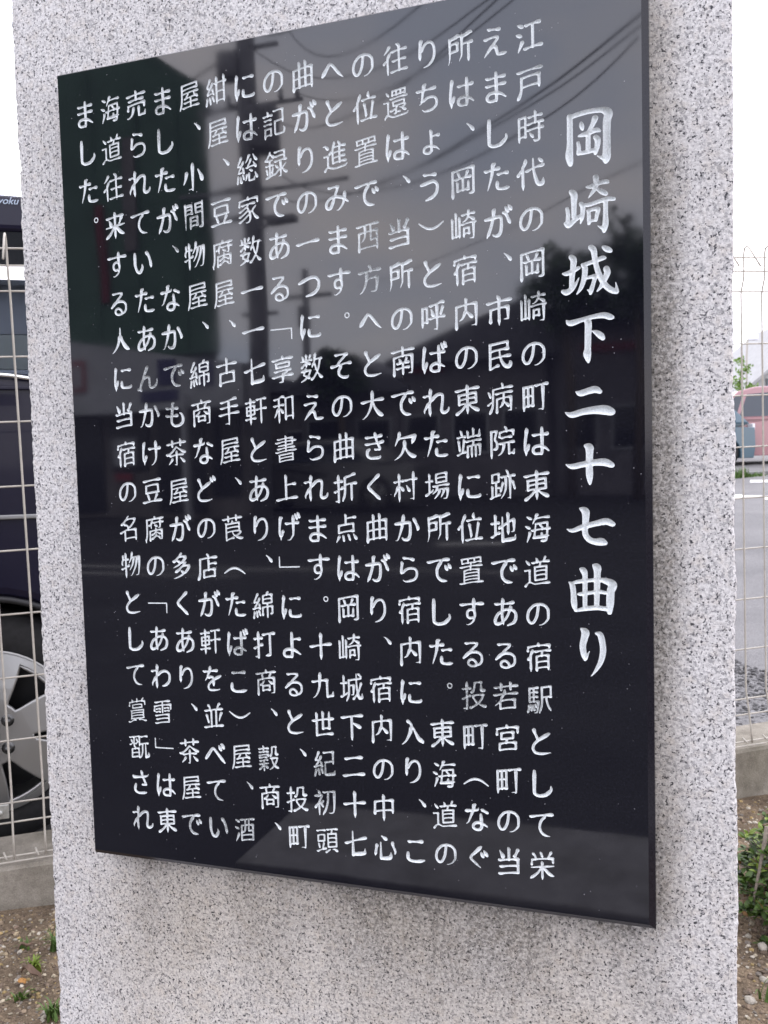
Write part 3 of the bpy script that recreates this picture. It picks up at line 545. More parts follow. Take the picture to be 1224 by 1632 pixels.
院327 00 204,187 286,201 323,265 305,401 241,510 314,755 114,765 114,-63|00 404,328 941,328|01 628,826 668,746 668,692|00 905,555 905,683 668,692 423,683 411,555|00 468,501 851,501|01 940,91 905,-26 750,-26 741,328|10 559,328 559,228 514,92 432,1 333,-36
雪282 00 181,410 401,410|10 495,765 495,368|00 886,468 886,637 114,637 103,468|01 199,137 786,137|00 581,519 801,519|01 171,274 786,274 786,-8|00 190,519 401,519|00 590,410 819,410|00 144,774 856,774|01 153,-8 786,-8
頭282 00 135,297 174,141|00 490,765 938,765|00 455,106 63,14|10 332,74 314,155 357,306|11 886,301 886,146 541,146 532,592 550,610 877,610 886,301|11 886,455 532,455|00 933,-40 814,46 726,46|00 429,-47 626,58|00 429,755 71,755|11 532,301 886,301|11 705,755 677,610|11 386,592 377,383 114,383 114,592 386,592
駅294 10 568,428 886,428 886,765 568,755 568,265 532,83 477,-49|01 882,-11 814,92 759,228 732,346 732,428|00 439,765 123,765 123,319 432,310 423,128 395,-17 377,-45 270,-45|10 123,465 420,465|00 49,-13 86,74 108,216|10 423,128 359,137 324,243|00 188,31 176,217|10 123,619 420,619|00 318,53 277,74 245,225|11 277,765 277,319"""
def area(p): x, y = p[:, 0], p[:, 1]; return .5*np.sum(x*np.roll(y, -1)-np.roll(x, -1)*y)
def catm(P, n):
    P=np.array(P,float); Q=np.vstack([2*P[0]-P[1],P,2*P[-1]-P[-2]]); o=[]
    for i in range(1,len(Q)-2):
        p0,p1,p2,p3=Q[i-1:i+3]
        for t in np.arange(n)/n: o.append(.5*((2*p1)+(-p0+p2)*t+(2*p0-5*p1+4*p2-p3)*t*t+(-p0+3*p1-3*p2+p3)*t**3))
    o.append(Q[-2]); return np.array(o)
def brush_strokes(strokes, wd, kana):
    """skeleton strokes in em units -> list of (x, y, radius) samples shaped by a brush"""
    out=[]
    wb=wd*(1.16 if not kana else 1.22)+.004
    for P,js,je in strokes:
        P=np.array(P,float)
        # orientation: brush goes rightwards or downwards
        d=P[-1]-P[0]
        if d[0]*.9-d[1]*1.0<0: P=P[::-1]; js,je=je,js
        # split at sharp corners
        cut=[0]
        for i in range(1,len(P)-1):
            a=P[i]-P[i-1]; b=P[i+1]-P[i]; la,lb=np.hypot(*a),np.hypot(*b)
            if la>.055 and lb>.055 and (a@b)/(la*lb)<.55: cut.append(i)
        cut.append(len(P)-1)
        for k in range(len(cut)-1):
            S=P[cut[k]:cut[k+1]+1]; f0=(k==0 and not js); f1=(k==len(cut)-2 and not je)
            c0=k>0; c1=k<len(cut)-2
            seg=np.hypot(*np.diff(S,axis=0).T); L=seg.sum()
            if L<1e-4: continue
            rev=False
            d=S[-1]-S[0]; ang=math.degrees(math.atan2(d[1],d[0]))
            if ang>60 or ang<-125-60: pass
            # dense samples
            C=catm(S,6) if len(S)>2 else np.array([S[0]*(1-t)+S[1]*t for t in np.linspace(0,1,9)])
            s=np.concatenate([[0],np.cumsum(np.hypot(*np.diff(C,axis=0).T))]); s/=s[-1]
            t=np.linspace(0,1,max(7,int(L/.03)+2)); C=np.stack([np.interp(t,s,C[:,0]),np.interp(t,s,C[:,1])],1)
            straight=np.hypot(*d)/L>.97
            def prof(k_,v_): return np.interp(t,k_,v_)
            hz=abs(ang)<24; vt=-112<ang<-68
            if hz and straight and L>.12:
                w=prof([0,.06,.3,.6,.86,.95,1],[.7,1.12,.66,.66,1.28,1.34,.55] if f1 else [.8,1.08,.68,.70,.85,.92,.9])
                if not f0: w=prof([0,.3,.6,.86,.95,1],[.72,.66,.68,1.28,1.34,.55] if f1 else [.75,.66,.7,.82,1.0,.95])
                if c1: w=prof([0,.3,.75,.93,1],[1.0,.68,.74,1.38,1.35])
                C[:,1]+=.014*np.sin(t*math.pi)
                if f0: C[0]+=[-.012,.014]
                if f1: C[-1]+=[.004,-.014]
            elif vt and straight and L>.12:
                w=prof([0,.06,.22,.6,.88,1],[.7,1.42,1.04,.98,1.12,.22] if f1 else [.85,1.25,.98,.94,1.0,1.])
                if not f0: w=prof([0,.2,.6,.9,1],[1.1 if c0 else .95,.98,.94,1.02,.5] if f1 else [1.1 if c0 else .95,.96,.92,.95,.95])
                if f0: C[0]+=[-.016,.014]; C[1]+=[.002,0]
                if f1: C[-1]+=[0,-.022]
            elif L<.20 and (f0 or f1):
                if d[0]>0 and d[1]<.02*0+.0: w=prof([0,.3,.7,1],[.45,1.0,1.38,.9]) if f0 else prof([0,.5,1],[.9,1.15,.8])
                elif d[1]>0: w=prof([0,.3,1],[1.15,.95,.4])       # rising flick
                else: w=prof([0,.25,.7,1],[1.05,1.2,.8,.35]) if f1 else prof([0,.4,1],[1.,1.05,.9])
            elif -168<ang<-100 and f1:                       # sweep to the lower left
                w=prof([0,.08,.4,.8,1],[.85,1.38,1.0,.55,.10])
            elif -75<ang<-12 and f1:                      # press to the lower right
                w=prof([0,.3,.76,.88,1],[.5,.85,1.6,1.35,.15]) if not kana else prof([0,.1,.5,.85,1],[.9,1.25,.95,1.2,.55])
            else:
                w=prof([0,.08,.4,.8,1],[(.8 if f0 else .9),(1.35 if f0 else .95),.88,.92,(.22 if f1 and kana else (.5 if f1 else .95))])
            out.append(np.column_stack([C,w*wb]))
    # brush hand: horizontals rise to the right
    res=[]
    for o in out:
        o=o.copy(); x=o[:,0].copy()
        o[:,1]+=(.150 if not kana else .075)*(x-.5); res.append(o)
    return res
def parity(P_, polys):
    """how many rings each point lies in"""
    P_ = np.asarray(P_, float).reshape(-1, 2); cnt = np.zeros(len(P_), int)
    for p in polys:
        p = np.asarray(p); q = np.roll(p, -1, 0)
        x, y = P_[:, 0][:, None], P_[:, 1][:, None]
        cr = (p[:, 1][None] > y) != (q[:, 1][None] > y)
        with np.errstate(divide='ignore', invalid='ignore'):
            xi = p[:, 0][None]+(y-p[:, 1][None])/(q[:, 1]-p[:, 1])[None]*(q[:, 0]-p[:, 0])[None]
        cnt += (cr & (x < xi)).sum(1) % 2
    return cnt
def triangulate(polys, extra=()):
    """constrained triangulation of rings; returns verts, triangles, centroids and input ids"""
    pts = []; ed = []
    for p in polys:
        b_ = len(pts); n = len(p); pts += [(float(q[0])*100, float(q[1])*100) for q in p]; ed += [(b_+i, b_+(i+1) % n) for i in range(n)]
    pts += [(q[0]*100, q[1]*100) for q in extra]
    V, E, F, ov, oe, of = delaunay_2d_cdt([Vector(p) for p in pts], ed, [], 0, 1e-6)
    V = np.array([(q[0]/100, q[1]/100) for q in V]); F = [tuple(t) for t in F]
    cen = np.array([V[list(t)].mean(0) for t in F]); return V, F, cen, ov
face_v, face_f = [], []      # the plaque's polished face, with the letters cut out of it
def cdt_cell(x0, x1, z0, z1, polys):
    """faces of the rectangle outside the letters"""
    b_ = len(face_v)
    if not len(polys):
        face_v.extend([(x0, z0), (x1, z0), (x1, z1), (x0, z1)]); face_f.append((b_, b_+1, b_+2, b_+3)); return
    V, F, cen, _ = triangulate([[(x0, z0), (x1, z0), (x1, z1), (x0, z1)]]+list(polys))
    k = parity(cen, polys); face_v.extend(map(tuple, V))
    face_f.extend(tuple(b_+i for i in t) for t, c in zip(F, k) if c % 2 == 0)
COLS = ["江戸時代の岡崎の町は東海道の宿駅として栄", "えましたが、市民病院跡地である若宮町の当", "所は、岡崎宿内の東端に位置する投町(なぐ",
 "りちょう)と呼ばれた場所でした。東海道の", "往還は、当所の南で欠村から宿内に入り、こ", "の位置で西方へと大きく曲がり、宿内の中心",
 "へと進みます。その曲折点は岡崎城下二十七", "曲がりの一つに数えられます。十九世紀初頭", "の記録である「享和書上げ」によると、投町",
 "には総家数一一七軒とあり、綿打商、穀商、", "紺屋、豆腐屋、古手屋、莨(たばこ)屋、酒", "屋、小間物屋、綿商などの店が軒を並べてい",
 "ましたが、なかでも茶屋が多くあり、茶屋で", "売られていたあんかけ豆腐の「あわ雪」は東", "海道往来する人に当宿の名物として賞翫され", "ました。"]
SX, SZ = .0328, .0368; PX, PZ = .0365, .0466; X0, ZT = .5876, .9400
Z0 = .5310; PW, PH = .7000, .9935; CH = .007
def carve(strk, h, depth, slope, step):
    """strokes in metres (x, z, radius) -> rings and a V-cut mesh (x, z, depth)"""
    a_ = np.concatenate(strk); mg = .003
    X = np.arange(a_[:, 0].min()-mg-a_[:, 2].max(), a_[:, 0].max()+mg+a_[:, 2].max(), h); Zg = np.arange(a_[:, 1].min()-mg-a_[:, 2].max(), a_[:, 1].max()+mg+a_[:, 2].max(), h)
    GX, GZ = np.meshgrid(X, Zg); S = np.full(GX.shape, 1.)
    for s in strk:
        for a, b_ in zip(s[:-1], s[1:]):
            m_ = max(a[2], b_[2])+.002
            i0, i1 = np.searchsorted(X, (min(a[0], b_[0])-m_, max(a[0], b_[0])+m_)); j0, j1 = np.searchsorted(Zg, (min(a[1], b_[1])-m_, max(a[1], b_[1])+m_))
            gx, gz = GX[j0:j1, i0:i1], GZ[j0:j1, i0:i1]
            dx, dz = b_[0]-a[0], b_[1]-a[1]; L2 = max(1e-12, dx*dx+dz*dz)
            t_ = np.clip(((gx-a[0])*dx+(gz-a[1])*dz)/L2, 0, 1)
            S[j0:j1, i0:i1] = np.minimum(S[j0:j1, i0:i1], np.hypot(gx-a[0]-t_*dx, gz-a[1]-t_*dz)-(a[2]+t_*(b_[2]-a[2])))
    loops = contours(S, X, Zg)
    ii = np.argwhere(S[::step, ::step] < -h*.8)
    V2, F2, cen, ov = triangulate(loops, [(X[i*step], Zg[j*step]) for j, i in ii]); nb = sum(len(p) for p in loops); kk = parity(cen, loops)
    V = []
    for q, o_ in zip(V2, ov):
        i = min(len(X)-1, max(0, int(round((q[0]-X[0])/h)))); j = min(len(Zg)-1, max(0, int(round((q[1]-Zg[0])/h))))
        dd = 0. if any(k < nb for k in o_) or not o_ else max(0, -S[j, i])
        V.append((q[0], q[1], min(depth, dd*slope)))
    return loops, V, [tuple(t) for t, c in zip(F2, kk) if c % 2]
skel = {}
for ln in SKEL.split('\n'):
    hd, rest = ln[0], ln[1:]; wd_, body_ = rest.split(' ', 1); st = []
    for q in body_.split('|'):
        q = q.split(' '); st.append(([tuple(int(v)/1000 for v in p.split(',')) for p in q[1:]], int(q[0][0]), int(q[0][1])))
    skel[hd] = (st, int(wd_)/10000)
def arcpts(x0, x1, y0, bow, n=10): return [(x0+(x1-x0)*t_, y0+bow*math.sin(math.pi*t_)) for t_ in np.linspace(0, 1, n)]
PUNCT = {'、': [[(-.12, .11, .018), (-.02, .04, .034), (.075, -.06, .062), (.10, -.10, .045)]],
         '。': [[(.085*math.cos(a), .082*math.sin(a), .019) for a in np.linspace(0, 2*math.pi, 17)]],
         '「': [[(-.44, .07, .022), (.0, .08, .022), (.43, .09, .023)], [(.43, .09, .024), (.43, -.10, .022), (.43, -.27, .020)]],
         '」': [[(-.42, .27, .020), (-.42, .10, .022), (-.42, -.09, .024)], [(-.42, -.09, .023), (0, -.08, .022), (.43, -.07, .022)]],
         '(': [[(x, y, .02+.022*math.sin(math.pi*(x+.46)/.92)) for x, y in arcpts(-.46, .46, -.07, .20)]],
         ')': [[(x, y, .02+.022*math.sin(math.pi*(x+.46)/.92)) for x, y in arcpts(-.46, .46, .07, -.20)]]}
cache = {}
def glyph(ch):
    if ch in cache: return cache[ch]
    kana = '\u3040' <= ch <= '\u30ff'
    if ch in PUNCT: B = [np.array(p) for p in PUNCT[ch]]
    else: B = [b_-np.array([.5, .38, 0]) for b_ in brush_strokes(*skel[ch], kana)]
    k = .98 if kana else .92
    if ch in 'のへ': k *= .95
    dens = 1.0 if ch in PUNCT else (1.0 if len(skel[ch][0]) < 7 else .90)
    strk = [np.column_stack([b_[:, 0]*SX*k, b_[:, 1]*SZ*k, b_[:, 2]*.0338*dens]) for b_ in B]
    loops, V, F = carve(strk, .00040, .0018, 1.2, 2)
    me = bpy.data.meshes.new('carved_character'); me.from_pydata([(x, d, z) for x, z, d in V], [], F); me.materials.append(M['letter']); me.polygons.foreach_set('use_smooth', [True]*len(me.polygons))
    cache[ch] = (loops, me); return cache[ch]
chars_ = []          # (mesh, x, z)
def layout():
    for k, s in enumerate(COLS):
        xc = X0 - PX*k
        for i in range(20):
            zc = ZT - PZ*i; cell = (xc-PX/2, xc+PX/2, zc-PZ/2, zc+PZ/2)
            if i >= len(s): cdt_cell(*cell, []); continue
            ch = s[i]; loops, me = glyph(ch)
            ox, oz = {'、': (.0095, .0105), '。': (.0085, .0095), '「': (.0, -.004), '」': (.0, .004), '(': (0, -.006), ')': (0, .006), 'ょ': (.003, .004)}.get(ch, (0, 0))
            x, z = xc+ox+random.uniform(-.0006, .0006), zc+oz+random.uniform(-.0007, .0007)
            ps = [np.clip(p+np.array([x, z]), [cell[0]+2e-4, cell[2]+2e-4], [cell[1]-2e-4, cell[3]-2e-4]) for p in loops]
            cdt_cell(*cell, ps); chars_.append((me, x, z))
colL = X0-PX*15.5; colR = X0+PX/2; rowT = ZT+PZ/2; rowB = ZT-PZ*19.5

# ---- the title: brush strokes, carved as a V by distance to their edge
# strokes in plaque metres: traced points (x, y in 1/5.1 px around each crop) mapped linearly near the title column
def tmap(px, py):
    # image -> plaque plane (the same camera as above, plaque at y = 0)
    d = fwd + R_*((px-612)/1412) - U_*((py-816)/1412); t_ = -CAM.y/d.y
    q = CAM + d*t_; return np.array([q.x, q.z-Z0])
A_, B_, C_ = (870, 150), (870, 470), (870, 780)
T = [(A_, [[(193,185,40),(195,300,42),(195,420,44),(190,500,54),(198,560,40),(200,582,14)],
  [(185,195,28),(260,165,34),(350,140,34),(440,128,36),(480,132,50),(508,158,60),(496,220,54),(495,340,52),(495,450,54),(492,510,58),(488,545,34),(487,556,12)],
  [(490,520,48),(455,514,26),(415,500,6)], [(286,235,22),(292,262,34),(297,288,18)], [(400,195,44),(385,235,34),(365,275,30),(345,310,24)],
  [(265,342,14),(310,328,32),(370,308,28),(410,290,34),(438,298,20)], [(345,320,32),(343,380,34),(343,450,34)],
  [(262,395,24),(268,440,28),(265,480,30)], [(262,486,22),(330,470,30),(400,452,28)], [(405,350,36),(420,370,42),(418,420,36),(405,470,28),(400,490,12)]]),
 (A_, [[(205,795,34),(228,820,50),(228,900,38),(228,1000,34)], [(172,930,24),(180,980,28),(178,1040,32)], [(160,1052,26),(185,1070,34),(235,1022,34),(290,985,28)],
  [(285,890,30),(300,920,34),(295,1000,28),(280,1055,8)], [(330,755,14),(370,750,30),(440,720,28),(490,710,32),(508,718,14)],
  [(405,675,40),(408,720,38),(400,765,32),(370,810,20),(345,845,6)], [(410,765,18),(450,790,34),(482,805,34),(493,812,20)],
  [(310,900,18),(345,900,28),(430,872,28),(500,850,32),(548,850,28),(562,855,12)], [(485,875,32),(485,980,34),(485,1050,42),(475,1100,34),(472,1122,12)],
  [(480,1088,36),(450,1083,22),(422,1070,6)], [(347,945,24),(350,1000,28),(350,1052,24)], [(340,948,20),(390,935,26),(426,932,28),(415,980,28),(408,1025,22)], [(355,1034,20),(410,1018,20)]]),
 (A_, [[(135,1460,12),(170,1460,32),(225,1435,32),(270,1410,24)], [(205,1325,36),(225,1350,46),(220,1420,38),(212,1500,38),(208,1580,34)],
  [(140,1605,30),(170,1612,42),(215,1580,34),(250,1530,18),(270,1490,5)], [(290,1385,14),(330,1380,28),(400,1355,28),(460,1332,34),(486,1330,14)],
  [(302,1390,30),(318,1420,40),(310,1500,36),(285,1575,28),(250,1628,8)], [(330,1495,20),(370,1485,26),(400,1482,30),(385,1540,28),(370,1590,32),(362,1622,20)],
  [(368,1605,26),(335,1590,6)], [(365,1245,38),(388,1270,44),(400,1350,36),(420,1430,38),(450,1500,40),(490,1560,42),(540,1595,40),(574,1605,34)],
  [(576,1598,30),(574,1560,14),(565,1525,4)], [(492,1420,44),(500,1450,44),(480,1500,38),(450,1560,28),(415,1605,8)], [(465,1242,22),(495,1258,42),(525,1272,30)]]),
 (B_, [[(165,208,8),(200,230,42),(290,203,32),(380,178,32),(470,165,42),(520,178,42),(545,182,22)], [(340,215,48),(345,240,50),(342,330,46),(340,440,46),(336,480,56),(343,525,34),(346,552,8)],
  [(375,292,6),(410,305,34),(445,330,46),(463,350,34)]]),
 (B_, [[(240,785,6),(280,800,42),(340,782,46),(400,768,50),(440,785,32)], [(155,955,6),(210,975,42),(300,950,46),(400,935,56),(480,935,68),(530,948,54),(548,950,26)]]),
 (B_, [[(160,1378,6),(215,1395,38),(300,1378,42),(400,1362,46),(480,1360,54),(530,1380,42),(548,1385,20)], [(320,1225,22),(352,1240,58),(355,1280,52),(353,1370,48),(355,1460,50),(358,1520,28),(358,1545,6)]]),
 (C_, [[(168,322,6),(215,335,28),(300,305,38),(400,278,40),(490,260,48),(540,280,38),(558,282,16)], [(280,155,18),(318,175,54),(325,210,52),(320,290,42),(320,360,42),(350,405,42),(400,425,46),(450,425,56),(483,435,32)]]),
 (C_, [[(185,750,6),(215,780,38),(225,850,40),(230,930,44),(240,985,18)], [(200,765,12),(260,750,28),(350,740,26),(430,735,28),(490,745,44),(543,775,60),(527,830,56),(522,930,54),(518,1000,34)],
  [(280,645,16),(305,660,46),(318,700,38),(318,830,34),(318,960,32)], [(385,615,16),(415,635,58),(418,680,48),(415,830,42),(413,960,34)],
  [(255,850,8),(285,850,28),(370,838,26),(440,832,28),(480,840,26)], [(245,985,20),(330,968,34),(420,962,34),(500,972,34)]]),
 (C_, [[(285,1130,12),(320,1160,56),(315,1200,52),(300,1270,46),(308,1340,42),(318,1388,16)], [(322,1370,34),(340,1340,16),(358,1312,3)],
  [(405,1170,14),(440,1180,42),(458,1240,44),(465,1310,44),(450,1390,38),(420,1450,28),(385,1500,12),(362,1522,3)]])]
def catmull(P_, n=7):
    P_ = np.array(P_, float); Q = np.vstack([2*P_[0]-P_[1], P_, 2*P_[-1]-P_[-2]]); out_ = []
    for i in range(1, len(Q)-2):
        p0, p1, p2, p3 = Q[i-1:i+3]
        for t_ in np.arange(n)/n:
            out_.append(.5*((2*p1)+(-p0+p2)*t_+(2*p0-5*p1+4*p2-p3)*t_**2+(-p0+3*p1-3*p2+p3)*t_**3))
    out_.append(Q[-2]); o_ = np.array(out_); o_[:, 2] = np.maximum(o_[:, 2], 2); return o_
def contours(S, X, Zg):
    """marching squares zero contours of S (negative inside)"""
    segs = {}; ny_, nx_ = S.shape; h = X[1]-X[0]
    def key(j, i, e): return (j, i, e)     # e 0: horizontal edge to the right, 1: vertical edge up
    def pt(k):
        j, i, e = k
        if e == 0: a, b_ = S[j, i], S[j, i+1]; t_ = a/(a-b_); return (X[i]+t_*h, Zg[j])
        a, b_ = S[j, i], S[j+1, i]; t_ = a/(a-b_); return (X[i], Zg[j]+t_*h)
    nxt = {}
    ins_ = S < 0
    mixed = np.argwhere((ins_[:-1, :-1].astype(int)+ins_[1:, :-1]+ins_[:-1, 1:]+ins_[1:, 1:]) % 4 != 0)
    for j, i in mixed:
        c = (ins_[j, i], ins_[j, i+1], ins_[j+1, i+1], ins_[j+1, i])
        ed = (key(j, i, 0), key(j, i+1, 1), key(j+1, i, 0), key(j, i, 1))
        cr = [q for q in range(4) if c[q] != c[(q+1) % 4]]
        # walk so that the inside stays on the left
        if len(cr) == 2:
            a, b_ = cr
            if c[(a+1) % 4]: nxt[ed[b_]] = ed[a]
            else: nxt[ed[a]] = ed[b_]
            if c[(a+1) % 4]: pass
        else:
            for a in cr:
                b_ = (a+1) % 4
                if c[(a+1) % 4]: nxt[ed[b_]] = ed[a]
    loops = []; todo = set(nxt)
    while todo:
        s_ = todo.pop(); lp = [s_]; k = nxt[s_]
        while k != s_ and k in todo: lp.append(k); todo.discard(k); k = nxt[k]
        P_ = np.array([pt(k) for k in lp])
        if len(P_) < 8: continue
        for _ in range(2): P_ = .5*P_+.25*np.roll(P_, 1, 0)+.25*np.roll(P_, -1, 0)
        loops.append(P_[::2])
    return loops
layout()
tx0, tx1 = colR, .690
tb = [rowT]+[0]*8+[rowB]; ext = []; tstrokes = []; titles_ = []
for org, sts in T:
    allp = []
    for s in sts:
        c = catmull(s); w_ = []
        for (x, y, d) in c:
            q = tmap(org[0]+x/5.1, org[1]+y/5.1); w_.append((q[0], q[1], d/5.1/2*.000765*.97))
        allp.append(np.array(w_))
    tstrokes.append(allp); a_ = np.concatenate(allp); ext.append(((a_[:, 1]-a_[:, 2]).min(), (a_[:, 1]+a_[:, 2]).max()))
for i in range(8): tb[i+1] = (ext[i][0]+ext[i+1][1])/2
for gi, sts in enumerate(tstrokes):
    loops, V, F = carve(sts, .0006, .0042, 1.25, 2)
    cdt_cell(tx0, tx1, tb[gi+1], tb[gi], loops); titles_.append((V, F))
# margins of the face
PO = PW+.0065
fx0, fx1, fz0, fz1 = .002, PW-.0005, .004, PH-.0022
def rect(x0, x1, z0, z1):
    b_ = len(face_v); face_v.extend([(x0, z0), (x1, z0), (x1, z1), (x0, z1)]); face_f.append((b_, b_+1, b_+2, b_+3))
if fx0 < colL: rect(fx0, colL, rowB, rowT)
else: pass
rect(tx1, fx1, rowB, rowT); rect(fx0, fx1, fz0, rowB); rect(fx0, fx1, rowT, fz1)

# ------------------------------------------------------------------ stone monument
mon = empty('stone_monument', (.345, .155, 0), label='tall pale granite monument with a polished black plaque of white Japanese lettering', cat='monument')
MO = Vector(mon.location)
def mlink(name, verts, faces, m, parent=mon, smooth=False):
    o = link(name, verts, faces, m, None, smooth); o.parent = parent; o.matrix_parent_inverse = Matrix.Translation(-MO); return o
# pillar: rounded, slightly chipped rectangle, lofted every 4 mm
levels = np.concatenate([np.arange(.0, 1.90, .004)]); ring = []
def smooth_noise(n, s, a):
    x = rng.normal(size=n+40); k = np.exp(-np.linspace(-3, 3, s)**2); k /= k.sum(); y = np.convolve(x, k, 'same')[20:20+n]; return y/y.std()*a
NL = len(levels); e1 = smooth_noise(NL, 5, .00035)+smooth_noise(NL, 41, .0007); e2 = smooth_noise(NL, 5, .0003)+smooth_noise(NL, 51, .0006)
c1 = np.abs(smooth_noise(NL, 7, .0012))+.003; c2 = np.abs(smooth_noise(NL, 7, .001))+.003
v = []; f = []
fr = 10; v_front = []
for a, z in enumerate(levels):
    tz = (z-.26)/(1.64-.26)
    xl = -.0955+.0068*tz + e1[a]; xr = .7895-.0033*tz*1.2 + e2[a]
    yf, yb = .030, .285
    r1, r2 = c1[a], c2[a]
    loop = [(xl+r1, yf)] + [(xl+r1+(xr-r2-xl-r1)*t_, yf+.0004*math.sin(z*91+t_*37)) for t_ in np.linspace(0, 1, 12)[1:-1]] + [(xr-r2, yf), (xr-r2*.35, yf+r2*.3), (xr, yf+r2), (xr, yb), (xl, yb), (xl, yf+r1), (xl+r1*.35, yf+r1*.3)]
    n = len(loop); v += [(x, y, z) for x, y in loop]
    if a:
        for i in range(n): f.append(((a-1)*n+i, (a-1)*n+(i+1) % n, a*n+(i+1) % n, a*n+i))
f.append(tuple((NL-1)*n+i for i in range(n)))
pil = mlink('pillar', v, f, M['granite'])
base = MB().box(-.17, -.05, -.1, .865, .36, .10); ob = mlink('plinth', base.v, base.f, M['granite'])
md = ob.modifiers.new('b', 'BEVEL'); md.width = .006; md.segments = 2
# plaque: face with engraved letters, chamfer, edge
yF = 0.0; yB = .031; yc = CH*.55
plv = [(fx0, fz0), (fx1, fz0), (fx1, fz1), (fx0, fz1)]; outr = [(0, -.001), (PO, -.001), (PO, PH), (0, PH)]
FV = [(x, yF, z+Z0) for x, z in face_v]
plq = mlink('plaque', FV, face_f, M['black'])
ev = [(x, yF, z+Z0) for x, z in plv]+[(x, d_, z+Z0) for (x, z), d_ in zip(outr, (.003, .003, .003, .003))]+[(x, yB, z+Z0) for x, z in outr]
ef = []
for i in range(4):
    j = (i+1) % 4; ef += [(i, 4+i, 4+j, j), (4+i, 8+i, 8+j, 4+j)]
pe = link('bevelled_edge', ev, ef, M['blackedge'])
def sub(o, par): o.parent = par; o.matrix_parent_inverse = Matrix.Translation(-MO) ; return o
def subpart(name, verts, faces, m, smooth=False):
    o = link(name, verts, faces, m, None, smooth); o.parent = plq; return o
pe.parent = plq
for V, F in titles_: subpart('title_character', [(x, d, z+Z0) for x, z, d in V], F, M['letter'], True)
for me, x, z in chars_:
    o = bpy.data.objects.new('carved_character', me); col.objects.link(o); o.parent = plq; o.location = (x, 0, z+Z0)

# ------------------------------------------------------------------ low wall and mesh fence
def tilt(u, z): return z + .0223*u
wall = empty('low_concrete_wall', fp(0, 0, 0), FA, label='low weathered concrete kerb wall carrying the beige wire fence', cat='wall')
def wbox(u0, u1):
    nseg = 30; b = MB(); n = 0
    vs = []; fs = []
    for i in range(nseg+1):
        u_ = u0+(u1-u0)*i/nseg; zt = tilt(u_, .098)
        vs += [(u_, -.02, -.15), (u_, -.02, zt-.008), (u_, -.012, zt), (u_, .172, zt), (u_, .18, zt-.008), (u_, .18, -.15)]
        if i: fs += [((i-1)*6+k, (i-1)*6+k+1, i*6+k+1, i*6+k) for k in range(5)]
    fs += [(5, 4, 3, 2, 1, 0), tuple(nseg*6+k for k in range(6))]
    return b.add(vs, fs)
for a_, b_ in ((-4, -1.203), (-1.197, 1.397), (1.403, 6.0)): wbox(a_, b_).build('wall_block', M['concrete'], wall)
fen = empty('wire_mesh_fence', fp(0, 0, 0), FA, label='beige welded wire mesh fence with folded top standing on the low concrete wall', cat='fence')
prof = [(-.026, .118), (-.020, .165), (-.012, .215), (0, .27), (0, .6), (0, 1.0), (0, 1.435), (-.004, 1.452), (-.012, 1.475), (-.014, 1.50), (-.014, 1.545), (-.018, 1.562), (-.028, 1.566), (-.040, 1.555), (-.085, 1.497)]
lean = .0125
ring_ = MB().tube([(lean*(1.42-z), y, z) for y, z in prof], .0026, 7)
vw = ring_.build('vertical_wire', M['wire'], fen, smooth=True)
hook = MB().tube([(-.008, -.012, .132), (.0, -.026, .119)], .0026, 6).build('hook_prong', M['wire'], fen, smooth=True)
for k in range(-22, 62):
    u_ = .0118+.0703*k
    if k == -22: vw.location = (u_, 0, .0223*u_); hook.location = vw.location; continue
    for s_ in (vw, hook):
        o = s_.copy(); col.objects.link(o); o.location = (u_, 0, .0223*u_)
rows = [(0, 1.443-.15*k) for k in range(0, 9)]+[(-.012, .2), (-.022, .122), (-.026, .110), (-.013, 1.4985), (-.017, 1.5366)]
for off_, z in rows:
    pts = [(u_, off_+.0048, tilt(u_, z)) for u_ in (-1.6, 0, 2, 4.4)]
    MB().tube(pts, .0023, 7).build('horizontal_wire', M['wire'], fen, smooth=True)
for u_ in (-.155, 1.83, 3.82):
    post = MB().tube([(u_+.01, .045, tilt(u_, .0)), (u_-.008, .045, tilt(u_, 1.50))], .024, 16).build('fence_post', M['wire'], fen, smooth=True)
    for z in (.232, .74, 1.24):
        br = MB().box(u_-.02, -.012, tilt(u_, z)-.018, u_+.105, -.006, tilt(u_, z)+.016).build('post_bracket', M['bracket'], fen, bevel=.002)
        MB().lathe([(.0, -.008), (.006, -.008), (.0075, -.004), (.0075, .001)], 12, (u_+.085, -.012, tilt(u_, z)-.002)).build('bolt', M['bracket'], br, smooth=True)

